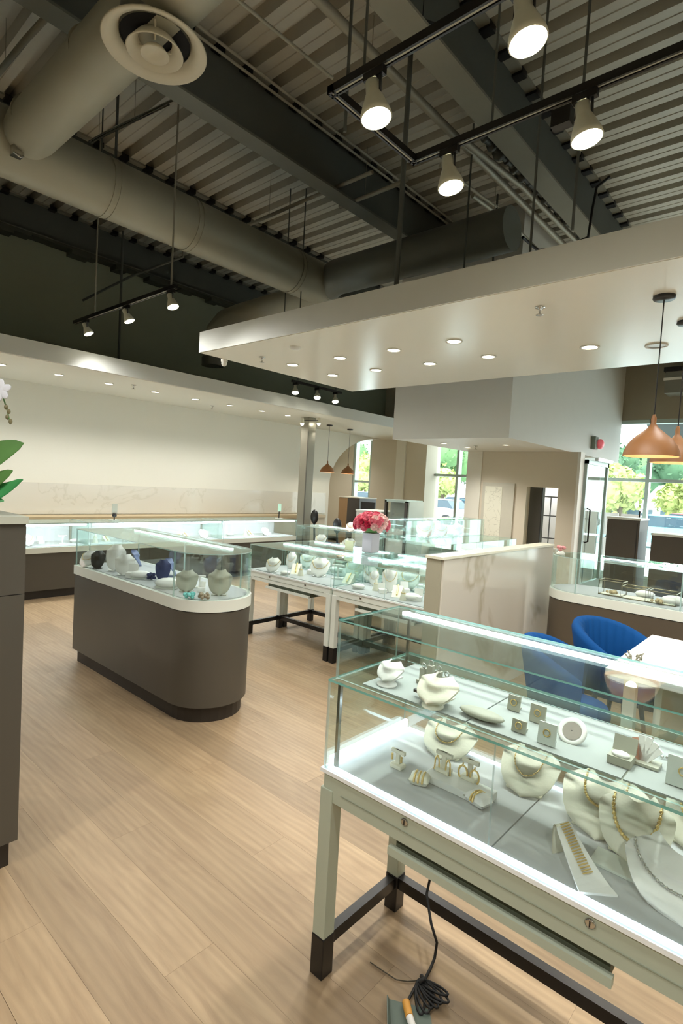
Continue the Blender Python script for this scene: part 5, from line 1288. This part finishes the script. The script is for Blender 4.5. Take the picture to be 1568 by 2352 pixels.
# trees
LG = [mat('tree_green', (96, 132, 84), .8, var=.3, nscale=1), mat('tree_yellow', (160, 170, 104), .8, var=.25, nscale=1), mat('tree_deep', (70, 104, 74), .8, var=.3, nscale=1)]
TR = mat('bark', (92, 80, 66), .9)
def tree(x, y, h, r, m, label, seed):
    rr = random.Random(seed); t = thing('leafy_tree', label, 'tree', (x, y, GZ), 'trees beyond the parking lot')
    MB().tube([(x, y, GZ), (x + .1, y, GZ + h * .4), (x, y + .1, GZ + h * .7)], [.22, .16, .08], 8).build('trunk', TR, t)
    mb = MB(); 
    lobes = [(rr.uniform(-.6, .6) * r, rr.uniform(-.6, .6) * r, h * (.5 + rr.uniform(-.12, .3)), r * rr.uniform(.4, .65)) for _ in range(9)]
    for k in range(1500):
        a, b, c, q = rr.choice(lobes); d = Vector((rr.gauss(0, 1), rr.gauss(0, 1), rr.gauss(0, 1))).normalized() * q * rr.uniform(.6, 1.05)
        p = Vector((x + a, y + b, GZ + c)) + d; e1 = Vector((rr.uniform(-1, 1), rr.uniform(-1, 1), rr.uniform(-1, 1))).normalized(); e2 = e1.cross(Vector((rr.uniform(-1, 1), rr.uniform(-1, 1), rr.uniform(-1, 1)))).normalized(); s = rr.uniform(.12, .3)
        mb.add([p - e1 * s, p + e2 * s * .6, p + e1 * s, p - e2 * s * .6], [(0, 1, 2, 3)])
    o = mb.build('crown', m, t)
    mb2 = MB()
    for a, b, c, q in lobes: mb2.ball((x + a, y + b, GZ + c), q * .75, 10, 7)
    mb2.build('inner_foliage', m, t)
def trx(px, x, h, r, m, lab, sd): y = atx(px, 1100, x).y; tree(x, y, h, r, m, lab, sd)
trx(1010, 62, 9, 4.5, LG[0], 'green tree beyond the cars in the wide window', 1); trx(1018, 48, 4.6, 2.2, LG[1], 'yellow green bush tree in front of the green one', 2)
trx(1095, 78, 10, 4.5, LG[2], 'dark green tree beside the window mullion', 3); trx(828, 60, 8, 4, LG[0], 'green tree seen in the slim window', 4); trx(840, 46, 5.5, 2, LG[1], 'yellowish tree in the slim window', 5)
trx(1428, 40, 4.6, 2.2, LG[1], 'bright yellow green tree seen past the glass door', 6); trx(1360, 58, 8, 4, LG[2], 'dark tree behind the glass door', 7); trx(1455, 84, 11, 5, LG[0], 'tree behind the pendant in the big window', 8)
trx(1535, 74, 9, 4.5, LG[2], 'tree to the side of the grey roofed house', 9); trx(1575, 44, 4.2, 1.8, LG[1], 'small autumn tree at the picture edge', 10); 
# house with gable roof
hx = 52; ya = atx(1478, 1150, hx).y; yb = atx(1560, 1150, hx).y
t = thing('gabled_house', 'low house with grey gabled roof across the lot', 'building', (hx, (ya + yb) / 2, GZ))
box(hx, hx + 8, yb - 3, ya, GZ, 1.0).build('walls', mat('house_wall', (220, 226, 226), .8), t)
mb = MB(); mb.add([(hx - .6, yb - 3.4, 1.0), (hx - .6, ya + .4, 1.0), (hx + 4, ya - .2, 3.0), (hx + 4, yb - 2.6, 3.0), (hx + 8.6, yb - 3.4, 1.0), (hx + 8.6, ya + .4, 1.0)], [(0, 1, 2, 3), (3, 2, 5, 4), (1, 5, 2), (0, 3, 4)]); mb.build('roof', mat('house_roof', (168, 166, 160), .8), t)
for k in range(5): box(hx - .05, hx, yb - 2 + k * 1.3, yb - 1.3 + k * 1.3, GZ + .5, GZ + 1.3).build('window', mat('house_glass', (90, 110, 120), .2), t)
